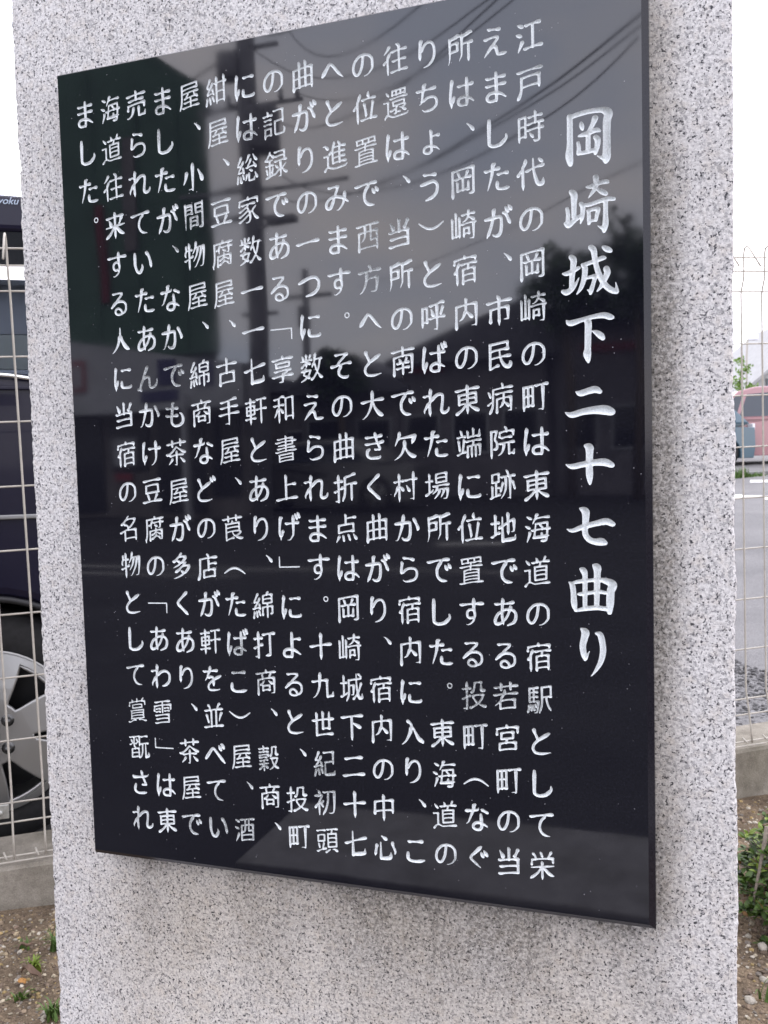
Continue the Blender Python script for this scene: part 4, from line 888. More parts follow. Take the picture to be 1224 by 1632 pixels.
# ------------------------------------------------------------------ cars
def arc(cx, cz, r, a0, a1, n=14): return [(cx+r*math.cos(R(a0+(a1-a0)*i/n)), cz+r*math.sin(R(a0+(a1-a0)*i/n))) for i in range(n+1)]
def rim(parent, cx, yo, cz, r, side, detailed):
    """wheel on the side `side` (-1: faces -y)"""
    wh = empty('wheel'); wh.parent = parent; wh.location = (cx, yo, cz)
    tw = .20; s = side
    MB().lathe([(r*.69, s*.005), (r*.74, s*.012), (r*.90, s*.006), (r*.98, -s*.015), (r, -s*.04), (r, -s*(tw-.03)), (r*.9, -s*tw), (r*.66, -s*tw)], 48).build('tyre', M['tyre'], wh, smooth=True)
    rr = r*.70
    ob_ = MB().lathe([(rr, s*.006), (rr*1.0, s*.010), (rr*.965, s*.010), (rr*.955, s*.002), (rr*.93, -s*.02), (rr*.91, -s*.13)], 64).build('rim', M['alloy'], wh, smooth=True)
    MB().lathe([(rr*.91, -s*.13), (rr*.45, -s*.125), (0.001, -s*.12)], 32).build('brake_disc', M['vanplastic'], wh, smooth=True)
    # spoke face: disc with openings
    pts = []; fc = []
    circ = [(rr*.955*math.cos(2*math.pi*i/64), rr*.955*math.sin(2*math.pi*i/64)) for i in range(64)]
    polys = [circ]
    spec = [(47, .40, .88, 17), (-7, .50, .86, 8), (-62, .38, .88, 16), (-116, .50, .86, 8), (-170, .40, .88, 17), (107, .50, .86, 8)] if detailed else [(36+72*k, .40, .88, 22) for k in range(5)]
    for (a0, r0, r1, hw) in spec:
        pl = []
        for i in range(7): a = R(a0-hw+2*hw*i/6); pl.append((rr*r1*math.cos(a), rr*r1*math.sin(a)))
        for i in range(1, 4): a = R(a0+hw*(1-.30*i/3)); q = r1+(r0+.06-r1)*i/3; pl.append((rr*q*math.cos(a), rr*q*math.sin(a)))
        for i in range(5): a = R(a0+hw*.55-2*hw*.55*i/4); pl.append((rr*r0*math.cos(a), rr*r0*math.sin(a)))
        for i in range(3, 0, -1): a = R(a0-hw*(1-.30*i/3)); q = r1+(r0+.06-r1)*i/3; pl.append((rr*q*math.cos(a), rr*q*math.sin(a)))
        polys.append(pl)
    for p in polys: b_ = len(pts); pts += p; fc.append(list(range(b_, b_+len(p))))
    V2, E2, F2, _, _, of = delaunay_2d_cdt([Vector(p) for p in pts], [], fc, 1, 1e-7)
    ff = [tuple(t) for t, o_ in zip(F2, of) if len(o_) == 1]
    def yy(q): d = math.hypot(*q)/rr; return -s*.012 + s*(.018*math.cos(min(1, abs(d-.35)/.65)*math.pi/2))
    sp_ = link('spokes', [(q[0], yy(q), q[1]) for q in V2], ff, M['alloy'], wh)
    md = sp_.modifiers.new('s', 'SOLIDIFY'); md.thickness = .03; md.offset = 1 if s > 0 else 1
    md2 = sp_.modifiers.new('b', 'BEVEL'); md2.width = .005; md2.segments = 3; md2.limit_method = 'ANGLE'
    if detailed:
        for pl in polys[1:]:
            MB().tube([(q[0], s*.024+yy(q), q[1]) for q in pl+pl[:1]], .0055, 8, False).build('spoke_lip', M['alloy'], wh, smooth=True)
    MB().lathe([(.0, s*.050 if detailed else s*.02), (rr*.13, s*.046 if detailed else s*.018), (rr*.155, s*.006), (rr*.155, -s*.01)], 28).build('hub_cap', M['alloydark'], wh, smooth=True)
    if detailed:
        for k in range(5):
            a = R(53-93/2*0+72*k-1.5+ (0)); x_, z_ = rr*.285*math.cos(a-R(17)), rr*.285*math.sin(a-R(17))
            MB().lathe([(.0, s*.056), (.007, s*.054), (.011, s*.046), (.011, s*.036), (.017, s*.036), (.017, s*.0)], 14, (x_, 0, z_)).build('lug_nut', M['nut'], wh, smooth=True)
    return wh
def car(name, loc, rz, paint, L_, W_, H_, belt, hood, wheels, r, shape, label, detailed=False, see_through=False, group=None):
    """x is forward, side facing -y is the near one. shape: list of greenhouse profile points (x, z)"""
    root = empty(name, loc, rz, label=label, cat='car', group=group)
    hw = W_/2; zb = r*.62
    prof_ = [(-L_/2+.05, zb)]
    for cx in wheels: prof_ += [(cx-r*1.12, zb)] + [(x, z) for x, z in arc(cx, r, r*1.12, 180+0, 0) if z > zb] + [(cx+r*1.12, zb)]
    prof_ += [(L_/2-.06, zb), (L_/2, zb+.12), (L_/2-.01, hood-.12), (L_/2-.09, hood), (shape[-1][0], belt), (shape[0][0], belt), (-L_/2+.02, belt-.08), (-L_/2, zb+.25)]
    bm = MB().prism(prof_, -hw, hw).build('body', M[paint], root, bevel=.05)
    # greenhouse, drawn in towards the roof
    tum = .09 if not see_through else .05
    zt = max(z for _, z in shape)
    def yw(z): return hw-.02-tum*(z-belt)/(zt-belt)
    gp = shape; n = len(gp)
    vs = [(x, -yw(z), z) for x, z in gp]+[(x, yw(z), z) for x, z in gp]
    if not see_through:
        fs = [tuple(range(n)), tuple(n+i for i in reversed(range(n)))]+[(i, n+i, n+(i+1) % n, (i+1) % n) for i in range(n)]
        MB().add(vs, fs).build('roof', M[paint], root, bevel=.04)
    return root, yw
def side_window(root, yw, quad, m, name='window', out=.004, both=True):
    for s in ((-1, 1) if both else (-1,)):
        v_ = [(x, s*(yw(z)+out), z) for x, z in quad]; o = link(name, v_, [tuple(range(len(quad)))], m, root)
        md = o.modifiers.new('s', 'SOLIDIFY'); md.thickness = .004
# --- pink minivan and teal hatchback across the lot
yp = 20.2
D_ = lambda px, py, d: CAM + (fwd + R_*((px-612)/1412) - U_*((py-816)/1412))*d
p = D_(1200, 749, 19.4)
pk, yw = car('pink_minivan', (p.x+.15, p.y+.85, lot_z(p.y)), YAW+math.pi-R(10), 'pink', 3.9, 1.66, 1.72, 1.02, .98, (-1.22, 1.25), .31,
     [(1.30, 1.0), (.55, 1.62), (.2, 1.70), (-1.45, 1.72), (-1.72, 1.62), (-1.90, 1.0)], 'dusty pink minivan parked across the lot, seen side on', group='cars parked across the lot')
for q in ([(.55, 1.05), (.38, 1.54), (-.42, 1.58), (-.44, 1.05)], [(-.50, 1.05), (-.48, 1.58), (-1.28, 1.57), (-1.40, 1.05)], [(-1.48, 1.08), (-1.38, 1.54), (-1.62, 1.50), (-1.74, 1.10)], [(1.08, 1.06), (.62, 1.50), (.48, 1.50), (.62, 1.06)]):
    side_window(pk, yw, q, M['carglass'])
link('windscreen', [(1.24, -.62, 1.06), (1.24, .62, 1.06), (.64, .58, 1.585), (.64, -.58, 1.585)], [(0, 1, 2, 3)], M['carglass'], pk)
link('rear_window', [(-1.905, -.6, 1.08), (-1.905, .6, 1.08), (-1.78, .56, 1.55), (-1.78, -.56, 1.55)], [(3, 2, 1, 0)], M['carglass'], pk)
for s in (-1, 1):
    for cx in (-1.22, 1.25): rim(pk, cx, s*.82, .31, .31, s, False)
    MB().box(-1.99, s*.70-.08, .75, -1.93, s*.70+.08, 1.05).build('tail_lamp', M['lamp_red'], pk, bevel=.01)
    MB().box(1.86, s*.62-.14, .66, 1.96, s*.62+.14, .82).build('headlight', M['lamp_white'], pk, bevel=.02)
    MB().box(-.30, s*.832-.008, .90, -.16, s*.832+.012, .925).build('door_handle', M['pink'], pk, bevel=.004)
    MB().box(-1.2, s*.832-.008, .90, -1.06, s*.832+.012, .925).build('door_handle', M['pink'], pk, bevel=.004)
p = D_(1197, 745, 18.6)
bl, yw = car('teal_hatchback', (p.x-1.85, p.y+.35, lot_z(p.y)), YAW+math.pi+R(14), 'blue', 3.7, 1.62, 1.42, .92, .84, (-1.15, 1.15), .29,
     [(1.15, .9), (.35, 1.38), (-.95, 1.42), (-1.25, 1.36), (-1.74, .92)], 'teal blue hatchback with its tail beside the pink minivan', group='cars parked across the lot')
for q in ([(.75, .96), (.24, 1.30), (-.30, 1.32), (-.32, .96)], [(-.38, .96), (-.36, 1.32), (-1.05, 1.32), (-1.35, .98)]): side_window(bl, yw, q, M['carglass'])
link('rear_window', [(-1.745, -.58, .97), (-1.745, .58, .97), (-1.33, .52, 1.34), (-1.33, -.52, 1.34)], [(3, 2, 1, 0)], M['carglass'], bl)
link('windscreen', [(1.12, -.6, .95), (1.12, .6, .95), (.42, .55, 1.36), (.42, -.55, 1.36)], [(0, 1, 2, 3)], M['carglass'], bl)
for s in (-1, 1):
    for cx in (-1.15, 1.15): rim(bl, cx, s*.80, .29, .29, s, False)
    MB().box(-1.86, s*.68-.09, .66, -1.80, s*.68+.09, .92).build('tail_lamp', M['lamp_white'], bl, bevel=.01)
MB().box(-1.87, -.17, .50, -1.845, .17, .66).build('licence_plate', M['plate'], bl, bevel=.004)
MB().box(-1.88, -.74, .30, -1.80, .74, .46).build('bumper', M['blue'], bl, bevel=.02)

# --- dark minivan right behind the fence
van = empty('dark_minivan', fp(-.137, .30, .012), FA, label='dark navy minivan with silver alloy wheels parked right behind the fence', cat='car')
vr = .318; VL0, VL1, VW = -3.6, .88, 1.68      # wheel centre at x = 0, near side at y = 0
zb = .20; belt = 1.265
pr = [(VL0+.04, zb), (-2.72-vr*1.1, zb)]+[(x, z) for x, z in arc(-2.72, vr, vr*1.13, 180, 0, 18) if z > zb]+[(-2.72+vr*1.1, zb), (-vr*1.1, zb)]+[(x, z) for x, z in arc(0, vr, vr*1.13, 180, 0, 18) if z > zb]+[(vr*1.1, zb), (VL1-.08, zb), (VL1, .42), (VL1-.02, .95), (VL1-.10, 1.10), (.58, 1.19), (.32, 1.235), (.15, 1.272), (-.1, 1.29), (-.5, 1.292), (VL0+.1, 1.295), (VL0, 1.0)]
body = MB().prism(pr, 0, VW).build('body', M['van'], van, bevel=.035)
# creases along the flank
for z, hgt, xx in ((.905, .012, -3.4), (1.245, .010, -3.4)):
    MB().prism([(xx, z), (.70, z-.02), (.70, z-.02+hgt), (xx, z+hgt)], -.010, .004).build('side_moulding', M['alloydark'] if z < 1 else M['van'], van, bevel=.003)
MB().prism([(-.95, .30), (-.942, .30), (-.942, 1.27), (-.95, 1.27)], -.0015, .002).build('door_seam', M['vanplastic'], van)
MB().prism([(.44, .42), (.446, .42), (.446, 1.18), (.44, 1.18)], -.0015, .002).build('door_seam', M['vanplastic'], van)
# arch lip
al = MB(); al.tube([(x, -.004, z) for x, z in arc(0, vr, vr*1.14, 175, 5, 28)], .009, 8); al.build('arch_lip', M['vanplastic'], van, smooth=True)
# roof, pillars and glazing of the cabin
zr0, zr1 = 1.60, 1.755
rf = MB().prism([(VL0+.05, zr0+.06), (.42, zr0+.05), (.40, zr1-.05), (.25, zr1-.01), (-.6, zr1+.015), (-3.2, zr1+.01), (VL0+.05, zr1-.06)], .05, VW-.05)
rf.build('roof', M['van'], van, bevel=.04)
for s, y0, y1 in ((0, .045, .085), (1, VW-.085, VW-.045)):
    for x0, x1 in ((VL0+.04, VL0+.20), (-2.25, -2.15), (-.98, -.90), (.30, .40)):
        MB().prism([(x0, 1.28), (x1, 1.26 if x1 < .2 else 1.19), (x1-.02, 1.66), (x0-.02, 1.66)], y0, y1).build('window_pillar', M['vanplastic'], van)
    yg = y0+.012 if s == 0 else y1-.02
    for x0, x1 in ((VL0+.20, -2.25), (-2.15, -.98), (-.90, .31)):
        MB().box(x0, yg, 1.25, x1, yg+.004, 1.67).build('side_window', M['glass'], van)
    MB().box(VL0+.1, yg+.004 if s == 0 else yg-.006, 1.565, .33, yg+.008 if s == 0 else yg-.002, 1.66).build('window_valance', M['vanplastic'], van)
MB().add([(VL0+.2, .020, 1.528), (.31, .020, 1.518), (.31, .050, 1.560), (VL0+.2, .050, 1.570), (VL0+.2, .052, 1.52), (.31, .052, 1.51)], [(0, 1, 2, 3), (4, 5, 1, 0), (3, 2, 5, 4)]).build('sky_band_strip', M['chrome'], van)  # chrome strip added and tilted up so the sky mirrors as a white band
MB().box(VL0+.25, .085, 1.385, .28, .10, 1.53).build('glass_reflection_panel', M['fascia'], van); MB().box(VL0+.25, .085, 1.29, .28, .10, 1.383).build('glass_reflection_panel', M['pwall'], van)  # grey and pale panels stand in for reflections on the side glass
MB().tube([(VL0+.15, -.002, 1.285), (-.5, -.002, 1.282), (-.1, -.002, 1.280), (.10, -.002, 1.266), (.15, -.002, 1.258), (.32, -.002, 1.222), (.58, .0, 1.175)], .006, 8).build('belt_highlight_tube', M['chrome'], van, smooth=True)  # bright tube added to stand in for the highlight along the shoulder
# screen rail with curtain, and seats inside
for x0 in (-.62, -1.7):
    st = MB().box(x0-.25, .28, .6, x0-.08, .74, 1.29).build('seat', M['vanplastic'], van, bevel=.04)
dg = bpy.context.evaluated_depsgraph_get()
# pale script along the valance above the window
sc_cu = bpy.data.curves.new('script', 'FONT'); sc_cu.body = 'H.Ryoku'; sc_cu.size = .026; sc_cu.shear = .35; sc_cu.extrude = .0006
so_ = bpy.data.objects.new('script_tmp', sc_cu); col.objects.link(so_); dg.update()
me = bpy.data.meshes.new_from_object(so_.evaluated_get(bpy.context.evaluated_depsgraph_get())); bpy.data.objects.remove(so_)
so2 = bpy.data.objects.new('script_lettering', me); col.objects.link(so2); me.materials.clear(); me.materials.append(M['script']); so2.parent = van
so2.location = (.047, .048, 1.722); so2.rotation_euler = (R(90), 0, 0)
for s in (0, 1):
    for cx in (0, -2.72): rim(van, cx, .02 if s == 0 else VW-.02, vr, vr, -1 if s == 0 else 1, s == 0)
MB().box(VL0+.3, .12, .16, VL1-.3, VW-.12, .30).build('underbody', M['vanplastic'], van)

# ------------------------------------------------------------------ things across the lot, right side
def leafcloud(name, centre, rad, n, size, m, parent, shape=1.0, squash=.8):
    v_, f_ = [], []
    for _ in range(n):
        d = rng.normal(size=3); d /= np.linalg.norm(d); rr = rng.random()**.4
        lump = 1+.35*math.sin(d[0]*5+d[2]*4+centre[0])+.2*math.sin(d[1]*9+d[0]*7)
        c = np.array(centre)+d*rad*rr*lump*np.array([1, 1, squash]); A = np.linalg.qr(rng.normal(size=(3, 3)))[0]; s = size*rng.uniform(.6, 1.4)
        b_ = len(v_); q = np.array([[-1, 0, 0], [0, -.45, .12], [1, 0, 0], [0, .45, .12]])@A*s+c
        v_ += q.tolist(); f_.append((b_, b_+1, b_+2, b_+3))
    return link(name, v_, f_, m, parent)
p = D_(1180, 640, 23); gz = lot_z(p.y)
tr = empty('young_tree', (p.x, p.y, gz), label='small young tree with fresh light green leaves behind the parked cars', cat='tree')
MB().tube([(0, 0, 0), (.03, .02, 1.1), (-.02, .0, 1.9), (.08, 0, 2.5)], [.045, .035, .022, .008], 8).build('trunk', M['bark'], tr, smooth=True)
for d, z, n_ in (((-.15, 0, 1.85), .34, 150), ((.22, .0, 1.75), .24, 80), ((.12, 0, 2.25), .20, 70), ((.0, .1, 2.5), .14, 40), ((-.35, 0, 1.6), .25, 70)):
    leafcloud('crown', d, z, n_, .055, M['youngleaf'], tr)
p = D_(1224, 640, 40); gz = lot_z(p.y)
gb = empty('grey_gabled_building', (p.x+3.2, p.y+2, gz), YAW-R(0), label='grey gable-ended building with a strip of dark windows beyond the lot', cat='building')
zr = 5.6-gz
MB().prism([(-4.6, 0), (4.6, 0), (4.6, 2.6), (0, 6.4), (-4.6, 2.6)], 0, 9).build('wall', M['gwall'], gb)
for s in (-1, 1):
    MB().prism([(s*4.9, 2.36), (0, 6.42), (0, 6.58), (s*4.9, 2.52)] if s < 0 else [(0, 6.42), (s*4.9, 2.36), (s*4.9, 2.52), (0, 6.58)], -.3, 9.3).build('roof', M['groof'], gb)
for k in range(6): MB().box(-3.4+k*1.15, -.05, 3.0, -3.4+k*1.15+1.0, -.005, 3.35).build('window', M['carglass'], gb)
for k in range(12): MB().box(-4.5+k*.8, -.03, 0, -4.46+k*.8, -.003, 2.6).build('siding_batten', M['groof'], gb)
p = D_(1190, 560, 31); gz = lot_z(p.y)
sl = empty('street_lamp', (p.x, p.y, gz), YAW, label='slim pale street lamp beyond the young tree', cat='street lamp')
MB().tube([(0, 0, 0), (0, 0, 3.4), (.02, 0, 3.95), (.12, 0, 4.05)], .035, 8).build('pole', M['wire'], sl, smooth=True)
MB().box(.05, -.1, 3.95, .38, .1, 4.15).build('lamp_head', M['lamp_white'], sl, bevel=.03)
# verge kerb with grass, and bay lines
def lotpt(px, py):
    d = fwd + R_*((px-612)/1412) - U_*((py-816)/1412)
    t_ = 5.
    for _ in range(40):
        q = CAM+d*t_; t_ += (q.z-lot_z(q.y))/(-d.z+.035)*.9
    return CAM+d*t_
a_ = lotpt(1168, 762); b_ = lotpt(1224, 757)
dv = (b_-a_).normalized(); nv = Vector((-dv.y, dv.x, 0))
vk = empty('verge_kerb', (a_.x, a_.y, lot_z(a_.y)), math.atan2(dv.y, dv.x), label='pale kerb of concrete blocks along the far edge of the lot', cat='kerb')
k0 = MB().box(-.3, 0, -.05, .29, .14, .10).build('kerb_stone', M['pave'], vk, bevel=.012); k0.location = (-7.2, 0, 0)
for k in range(-11, 14):
    o = k0.copy(); col.objects.link(o); o.location = (k*.6, 0, 0)
gv, gf = [], []
for _ in range(900):
    x = rng.uniform(-1.2, .75)*(1 if rng.random() < .7 else .6); y = rng.uniform(-.12, .05); hh = rng.uniform(.05, .16)*(1.3 if x < .3 else .6); a = rng.uniform(0, 6.28); dx, dy = .012*math.cos(a), .012*math.sin(a)
    q = a_ + dv*x + nv*y; b0 = len(gv); lx, ly = rng.normal(scale=.03, size=2)
    gv += [(q.x-dx, q.y-dy, lot_z(q.y)), (q.x+dx, q.y+dy, lot_z(q.y)), (q.x+lx, q.y+ly, lot_z(q.y)+hh)]; gf.append((b0, b0+1, b0+2))
tag(link('kerb_grass', gv, gf, M['grass']), 'tuft of bright green grass growing along the far kerb', 'grass', kind='stuff')
def lotline(pts):
    q = [lotpt(*a) for a in pts]; o = link('parking_line', [(a.x, a.y, lot_z(a.y)+.005) for a in q], [tuple(range(len(q)))], M['line']); tag(o, kind='structure')
lotline([(1195, 769.5), (1300, 768), (1300, 764.5), (1196, 765.5)])
lotline([(1090, 797), (1183, 794), (1183, 788.5), (1090, 791)])
lotline([(1183, 793), (1215, 791), (1215, 790), (1183, 790)])
lotline([(1216, 797), (1300, 796), (1300, 792), (1219, 793.5)])
# building beyond the van (left edge of the picture)
lb = empty('pale_garage', (-10.0, 11.4, lot_z(11.4)), R(12), label='low grey garage with a pale base seen past the minivan roof', cat='building')
MB().box(-3.5, 0, 0, 3.5, 4, 1.5).build('base_wall', M['pwall'], lb)
MB().box(-3.5, .05, 1.503, 3.5, 4, 3.4).build('upper_wall', M['fascia'], lb)
MB().box(-3.7, -.15, 3.403, 3.7, 4.2, 3.55).build('roof', M['groof'], lb)
MB().box(-2.8, -.04, .2, -.2, .0, 1.4).build('shutter', M['gwall'], lb)

# ------------------------------------------------------------------ what the plaque mirrors: the street behind the camera
gs = empty('green_shop_building', (-8.6, -13.2, 0), 0, label='dark green shop building with grey fascia across the street, mirrored at the plaque left', cat='building')
GX, GY = -8.6, -13.2
def G(x0, y0, z0, x1, y1, z1, name, m, par=None, bev=0): return MB().box(x0-GX, y0-GY, z0, x1-GX, y1-GY, z1).build(name, M[m], par or gs, bevel=bev)
gpoly = [(-16, 3.0), (-7.05, 3.0), (-7.02, 7.55), (-8.6, 8.55), (-16, 8.75)]
MB().add([(x-GX, 0, z) for x, z in gpoly]+[(x-5.6-GX, -9, z) for x, z in gpoly], [(4, 3, 2, 1, 0), (5, 6, 7, 8, 9)]+[(i, (i+1) % 5, 5+(i+1) % 5, 5+i) for i in range(5)]).build('upper_wall', M['green'], gs)
for k in range(10): G(-15.8+k*.9, -13.2, 3.1, -15.76+k*.9, -13.17, 8.4 if k < 8 else 7.4, 'wall_batten', 'green')
G(-9.40, -13.2, 4.0, -9.26, -13.12, 5.75, 'banner', 'redcloth')
G(-8.85, -13.2, 4.9, -8.62, -13.14, 6.9, 'downpipe', 'darkwall')
fa = MB().prism([(-16-GX, 2.0), (-6.45-GX, 1.95), (-6.45-GX, 2.72), (-10-GX, 3.30), (-16-GX, 3.6)], .05, .35).build('fascia', M['fascia'], gs)
sg = G(-9.98, -12.9, 2.42, -9.62, -12.80, 2.95, 'sign_frame', 'redsign'); G(-9.91, -12.86, 2.50, -9.69, -12.785, 2.87, 'sign_face', 'fascia', sg)
G(-8.45, -12.9, 2.12, -7.7, -12.82, 2.33, 'sign_board', 'navy'); G(-8.12, -12.9, 2.42, -7.75, -12.82, 2.88, 'notice', 'navy'); G(-7.3, -12.9, 2.35, -7.0, -12.82, 2.8, 'notice', 'navy')
G(-16, -13.6, 0, -6.6, -13.3, 2.0, 'shop_front', 'darkwall')
for k, (x0, x1, z0, z1) in enumerate(((-9.4, -8.6, .9, 1.75), (-8.4, -7.5, .1, 1.9), (-7.4, -6.8, .4, 1.8), (-10.6, -9.6, .1, 1.9))): G(x0, -13.3, z0, x1, -13.25, z1, 'shop_window', 'shopglass')
G(-9.3, -13.24, 1.0, -8.8, -13.2, 1.5, 'poster', 'fascia'); G(-9.3, -13.24, .72, -8.9, -13.2, .85, 'poster', 'redsign')
G(-7.55, -12.75, 0, -7.47, -12.67, 2.2, 'pipe_post', 'fascia')
# utility pole with its gear, close to the shop
up = empty('utility_pole', (-6.12, -12.9, 0), 0, label='thick concrete utility pole with transformer and cross arms across the street', cat='utility pole')
MB().tube([(-.05, 0, 0), (0, 0, 5), (.02, 0, 10.5)], [.19, .165, .13], 18).build('pole', M['poleconc'], up, smooth=True)
MB().lathe([(0.001, .0), (.22, .0), (.24, .05), (.24, .62), (.22, .70), (0.001, .72)], 20, (.33, .12, 6.15), 'z').build('transformer', M['poleconc'], up, smooth=True)
MB().lathe([(0.001, .0), (.15, .0), (.17, .05), (.17, .42), (.001, .46)], 16, (-.22, .2, 7.35), 'z').build('transformer', M['poleconc'], up, smooth=True)
for z, x0, x1 in ((7.0, -1.0, .9), (7.95, -.3, .5), (5.65, -1.5, 1.7), (5.2, -1.2, .3), (8.6, -1.1, 1.1), (3.55, -.4, .3)):
    MB().box(x0, -.19, z, x1, -.14, z+.055).build('cross_arm', M['poleconc'], up)
for x, z in ((-.8, 7.08), (-.4, 7.08), (.5, 7.08), (.8, 7.08), (-.9, 8.68), (.9, 8.68), (.4, 8.68)):
    MB().lathe([(.001, 0), (.04, .0), (.05, .05), (.03, .10), (.045, .14), (.001, .2)], 10, (x, -.17, z), 'z').build('insulator', M['fascia'], up, smooth=True)
MB().box(-.12, .15, 1.9, .12, .3, 2.7).build('meter_box', M['poleconc'], up, bevel=.02)
MB().tube([(0, .1, 4.6), (.25, .3, 4.9), (.65, .4, 5.02)], .03, 8).build('lamp_arm', M['poleconc'], up, smooth=True)
MB().box(.45, .28, 4.92, .95, .52, 5.03).build('lamp_head', M['poleconc'], up, bevel=.02)
p2 = empty('slim_utility_pole', (-10.78, -26, 0), 0, label='slimmer distant utility pole with one lamp arm across the street', cat='utility pole')
MB().tube([(0, 0, 0), (0, 0, 7.2)], [.17, .11], 12).build('pole', M['poleconc'], p2, smooth=True)
MB().box(-.9, -.05, 6.3, .9, .05, 6.42).build('cross_arm', M['poleconc'], p2); MB().box(-.15, .1, 5.3, .2, .4, 6.0).build('transformer', M['poleconc'], p2, bevel=.03)
# overhead cables from the pole towards the camera side
cabs = [((-6.1, -12.9, 8.72), (-1.9, -7.2, 5.62), (5, -2, 7.4)), ((-6.1, -12.9, 7.1), (-1.98, -8, 4.82), (3, -3, 6.0)), ((-6.1, -12.9, 5.7), (-1.98, -8, 3.95), (2.5, -3.5, 4.4)),
        ((-5.6, -12.9, 8.75), (-1.77, -8, 5.57), (4, -2.5, 7.6)), ((-6.1, -12.9, 8.0), (-1.03, -8, 5.5), (4.5, -3, 8.0)), ((-5.3, -12.9, 7.1), (-.78, -8, 5.46), (4, -3.5, 7.7)),
        ((-6.1, -12.9, 6.4), (-2.26, -8, 3.82), (.39, -8, 4.91)), ((-2.26, -8.02, 3.9), (.38, -8.02, 5.0), (4, -8, 7.5)), ((-9, -26, 6.5), (-1.3, -13, 4.75), (3, -7, 4.6))]
def cable(pts, r):
    P_ = [Vector(p) for p in pts]; out_ = []
    for i in range(25):
        t_ = i/24; q = P_[0]*(1-t_)**2+P_[2]*t_**2
        c = (P_[1]-P_[0]*.25-P_[2]*.25)*2; out_.append(q+c*2*t_*(1-t_))
    return MB().tube(out_, r, 6)
lbls = ['highest black cable from the thick utility pole', 'black cable from the cross arm with the wide insulators', 'lowest near cable from the pole', 'black cable leaving the top cross arm at its right end', 'long steep cable above the road', 'thick cable rising over the pavement', 'sagging service cable crossing the mirrored sky', 'cable crossing high over the road to the right', 'far cable from the slim pole']
for cb, lb_ in zip(cabs, lbls):
    o = cable(cb, .008).build('overhead_cable', M['cable'], smooth=True); tag(o, lb_+', seen mirrored in the plaque', 'cable', 'overhead cables across the street')
for k, (z0, z1, y1) in enumerate(((7.1, 6.9, -14.5), (5.75, 5.8, -14.2), (5.3, 5.2, -14.4), (8.0, 7.4, -15))):
    o = MB().tube([(-6.1, -12.95, z0), (-9, (y1-12.95)/2, (z0+z1)/2-.15), (-13, y1, z1)], .018, 6).build('overhead_cable', M['cable'], smooth=True)
    tag(o, ['thin cable running left off the upper arm of the thick pole', 'thin cable running left at the height of the long cross arm', 'thin cable running left just under the long cross arm', 'thin cable running left off the head of the thick pole'][k], 'cable', 'overhead cables across the street')
# houses along the far side
def house(x0, x1, y, d, h0, h1, wallm, roofm, label, asym=.5, win=4, red=None):
    cx = (x0+x1)/2; hs = empty('house', (cx, y-d/2, 0), 0, label=label, cat='house', group='houses across the street')
    w2 = (x1-x0)/2
    MB().box(-w2, -d/2, 0, w2, d/2, h0).build('wall', M[wallm], hs)
    ap = -w2+2*w2*asym
    MB().prism([(-w2-.3, h0+.003), (w2+.3, h0+.003), (w2+.3, h0+.12), (ap, h1), (-w2-.3, h0+.12)], -d/2-.3, d/2+.3).build('roof', M[roofm], hs)
    for k in range(win):
        xx = -w2+(k+.5)*2*w2/win; wf = MB().box(xx-.45, d/2, 1.0, xx+.45, d/2+.04, 2.0).build('window', M['fascia'], hs); MB().box(xx-.39, d/2+.042, 1.06, xx+.39, d/2+.05, 1.94).build('pane', M['shopglass'], wf)
    if red: MB().box(red[0]-cx, d/2, red[2], red[1]-cx, d/2+.06, red[3]).build('awning', M['redsign'], hs)
house(-8.4, -5.9, -20, 5, 2.6, 3.75, 'brick', 'roofdark', 'low dark house nearest the thick utility pole, mirrored in the plaque', .3, 2)
house(-5.85, -2.2, -20, 6, 3.2, 4.75, 'brick', 'roofdark', 'dark house with a red awning, mirrored mid plaque', .95, 3, (-5.6, -4.7, 3.0, 3.15))
house(-2.1, 2.6, -20.5, 6, 4.1, 4.85, 'brick', 'roofdark', 'wide dark house with a dull red sign, mirrored under the trees', .5, 4, (-1.4, -.1, 3.3, 3.5))
house(2.8, 8.6, -19.5, 7, 4.4, 5.8, 'fascia', 'roofdark', 'tall grey house furthest right across the street', .5, 5)
house(-24, -16.5, -15, 8, 5.2, 6.6, 'brick', 'roofdark', 'dark house left of the green shop building', .5, 5)
house(-16, -10.8, -27, 6, 3.3, 4.1, 'darkwall', 'roofdark', 'far low house behind the slim pole', .4, 3)
for x, y, h, rr, lb_ in ((-1.5, -18.5, 4.6, .85, 'round dark tree left of the mirrored title'), (-.1, -18.2, 4.9, .95, 'tall dark tree at the right edge of the mirrored skyline'), (1.6, -18.6, 4.9, 1.3, 'broad dark tree in front of the grey house'), (-7.05, -19.2, 3.1, .55, 'small dark shrub tree between the low houses')):
    t_ = empty('street_tree', (x, y, 0), label=lb_, cat='tree', group='trees across the street')
    MB().tube([(0, 0, 0), (.05, 0, h*.5), (-.05, 0, h*.95)], [.12, .09, .04], 8).build('trunk', M['bark'], t_, smooth=True)
    leafcloud('crown', (0, 0, h-.05), rr, 1500, .11, M['treeleaf'], t_, squash=.95)
# a pale car on the road, mirrored low in the plaque
sv, yw = car('silver_sedan', (-6.1, -15.9, -.03), math.pi, 'alloydark', 4.2, 1.7, 1.42, .92, .88, (-1.3, 1.3), .31, [(1.1, .9), (.5, 1.38), (-.7, 1.42), (-1.5, .92)], 'silver sedan standing across the street beside the shop', group='cars across the street')
for q in ([(.75, .96), (.32, 1.30), (-.15, 1.33), (-.17, .96)], [(-.23, .96), (-.21, 1.33), (-.65, 1.32), (-1.15, .97)]): side_window(sv, yw, q, M['carglass'])
for s in (-1, 1):
    for cx in (-1.3, 1.3): rim(sv, cx, s*.84, .31, .31, s, False)

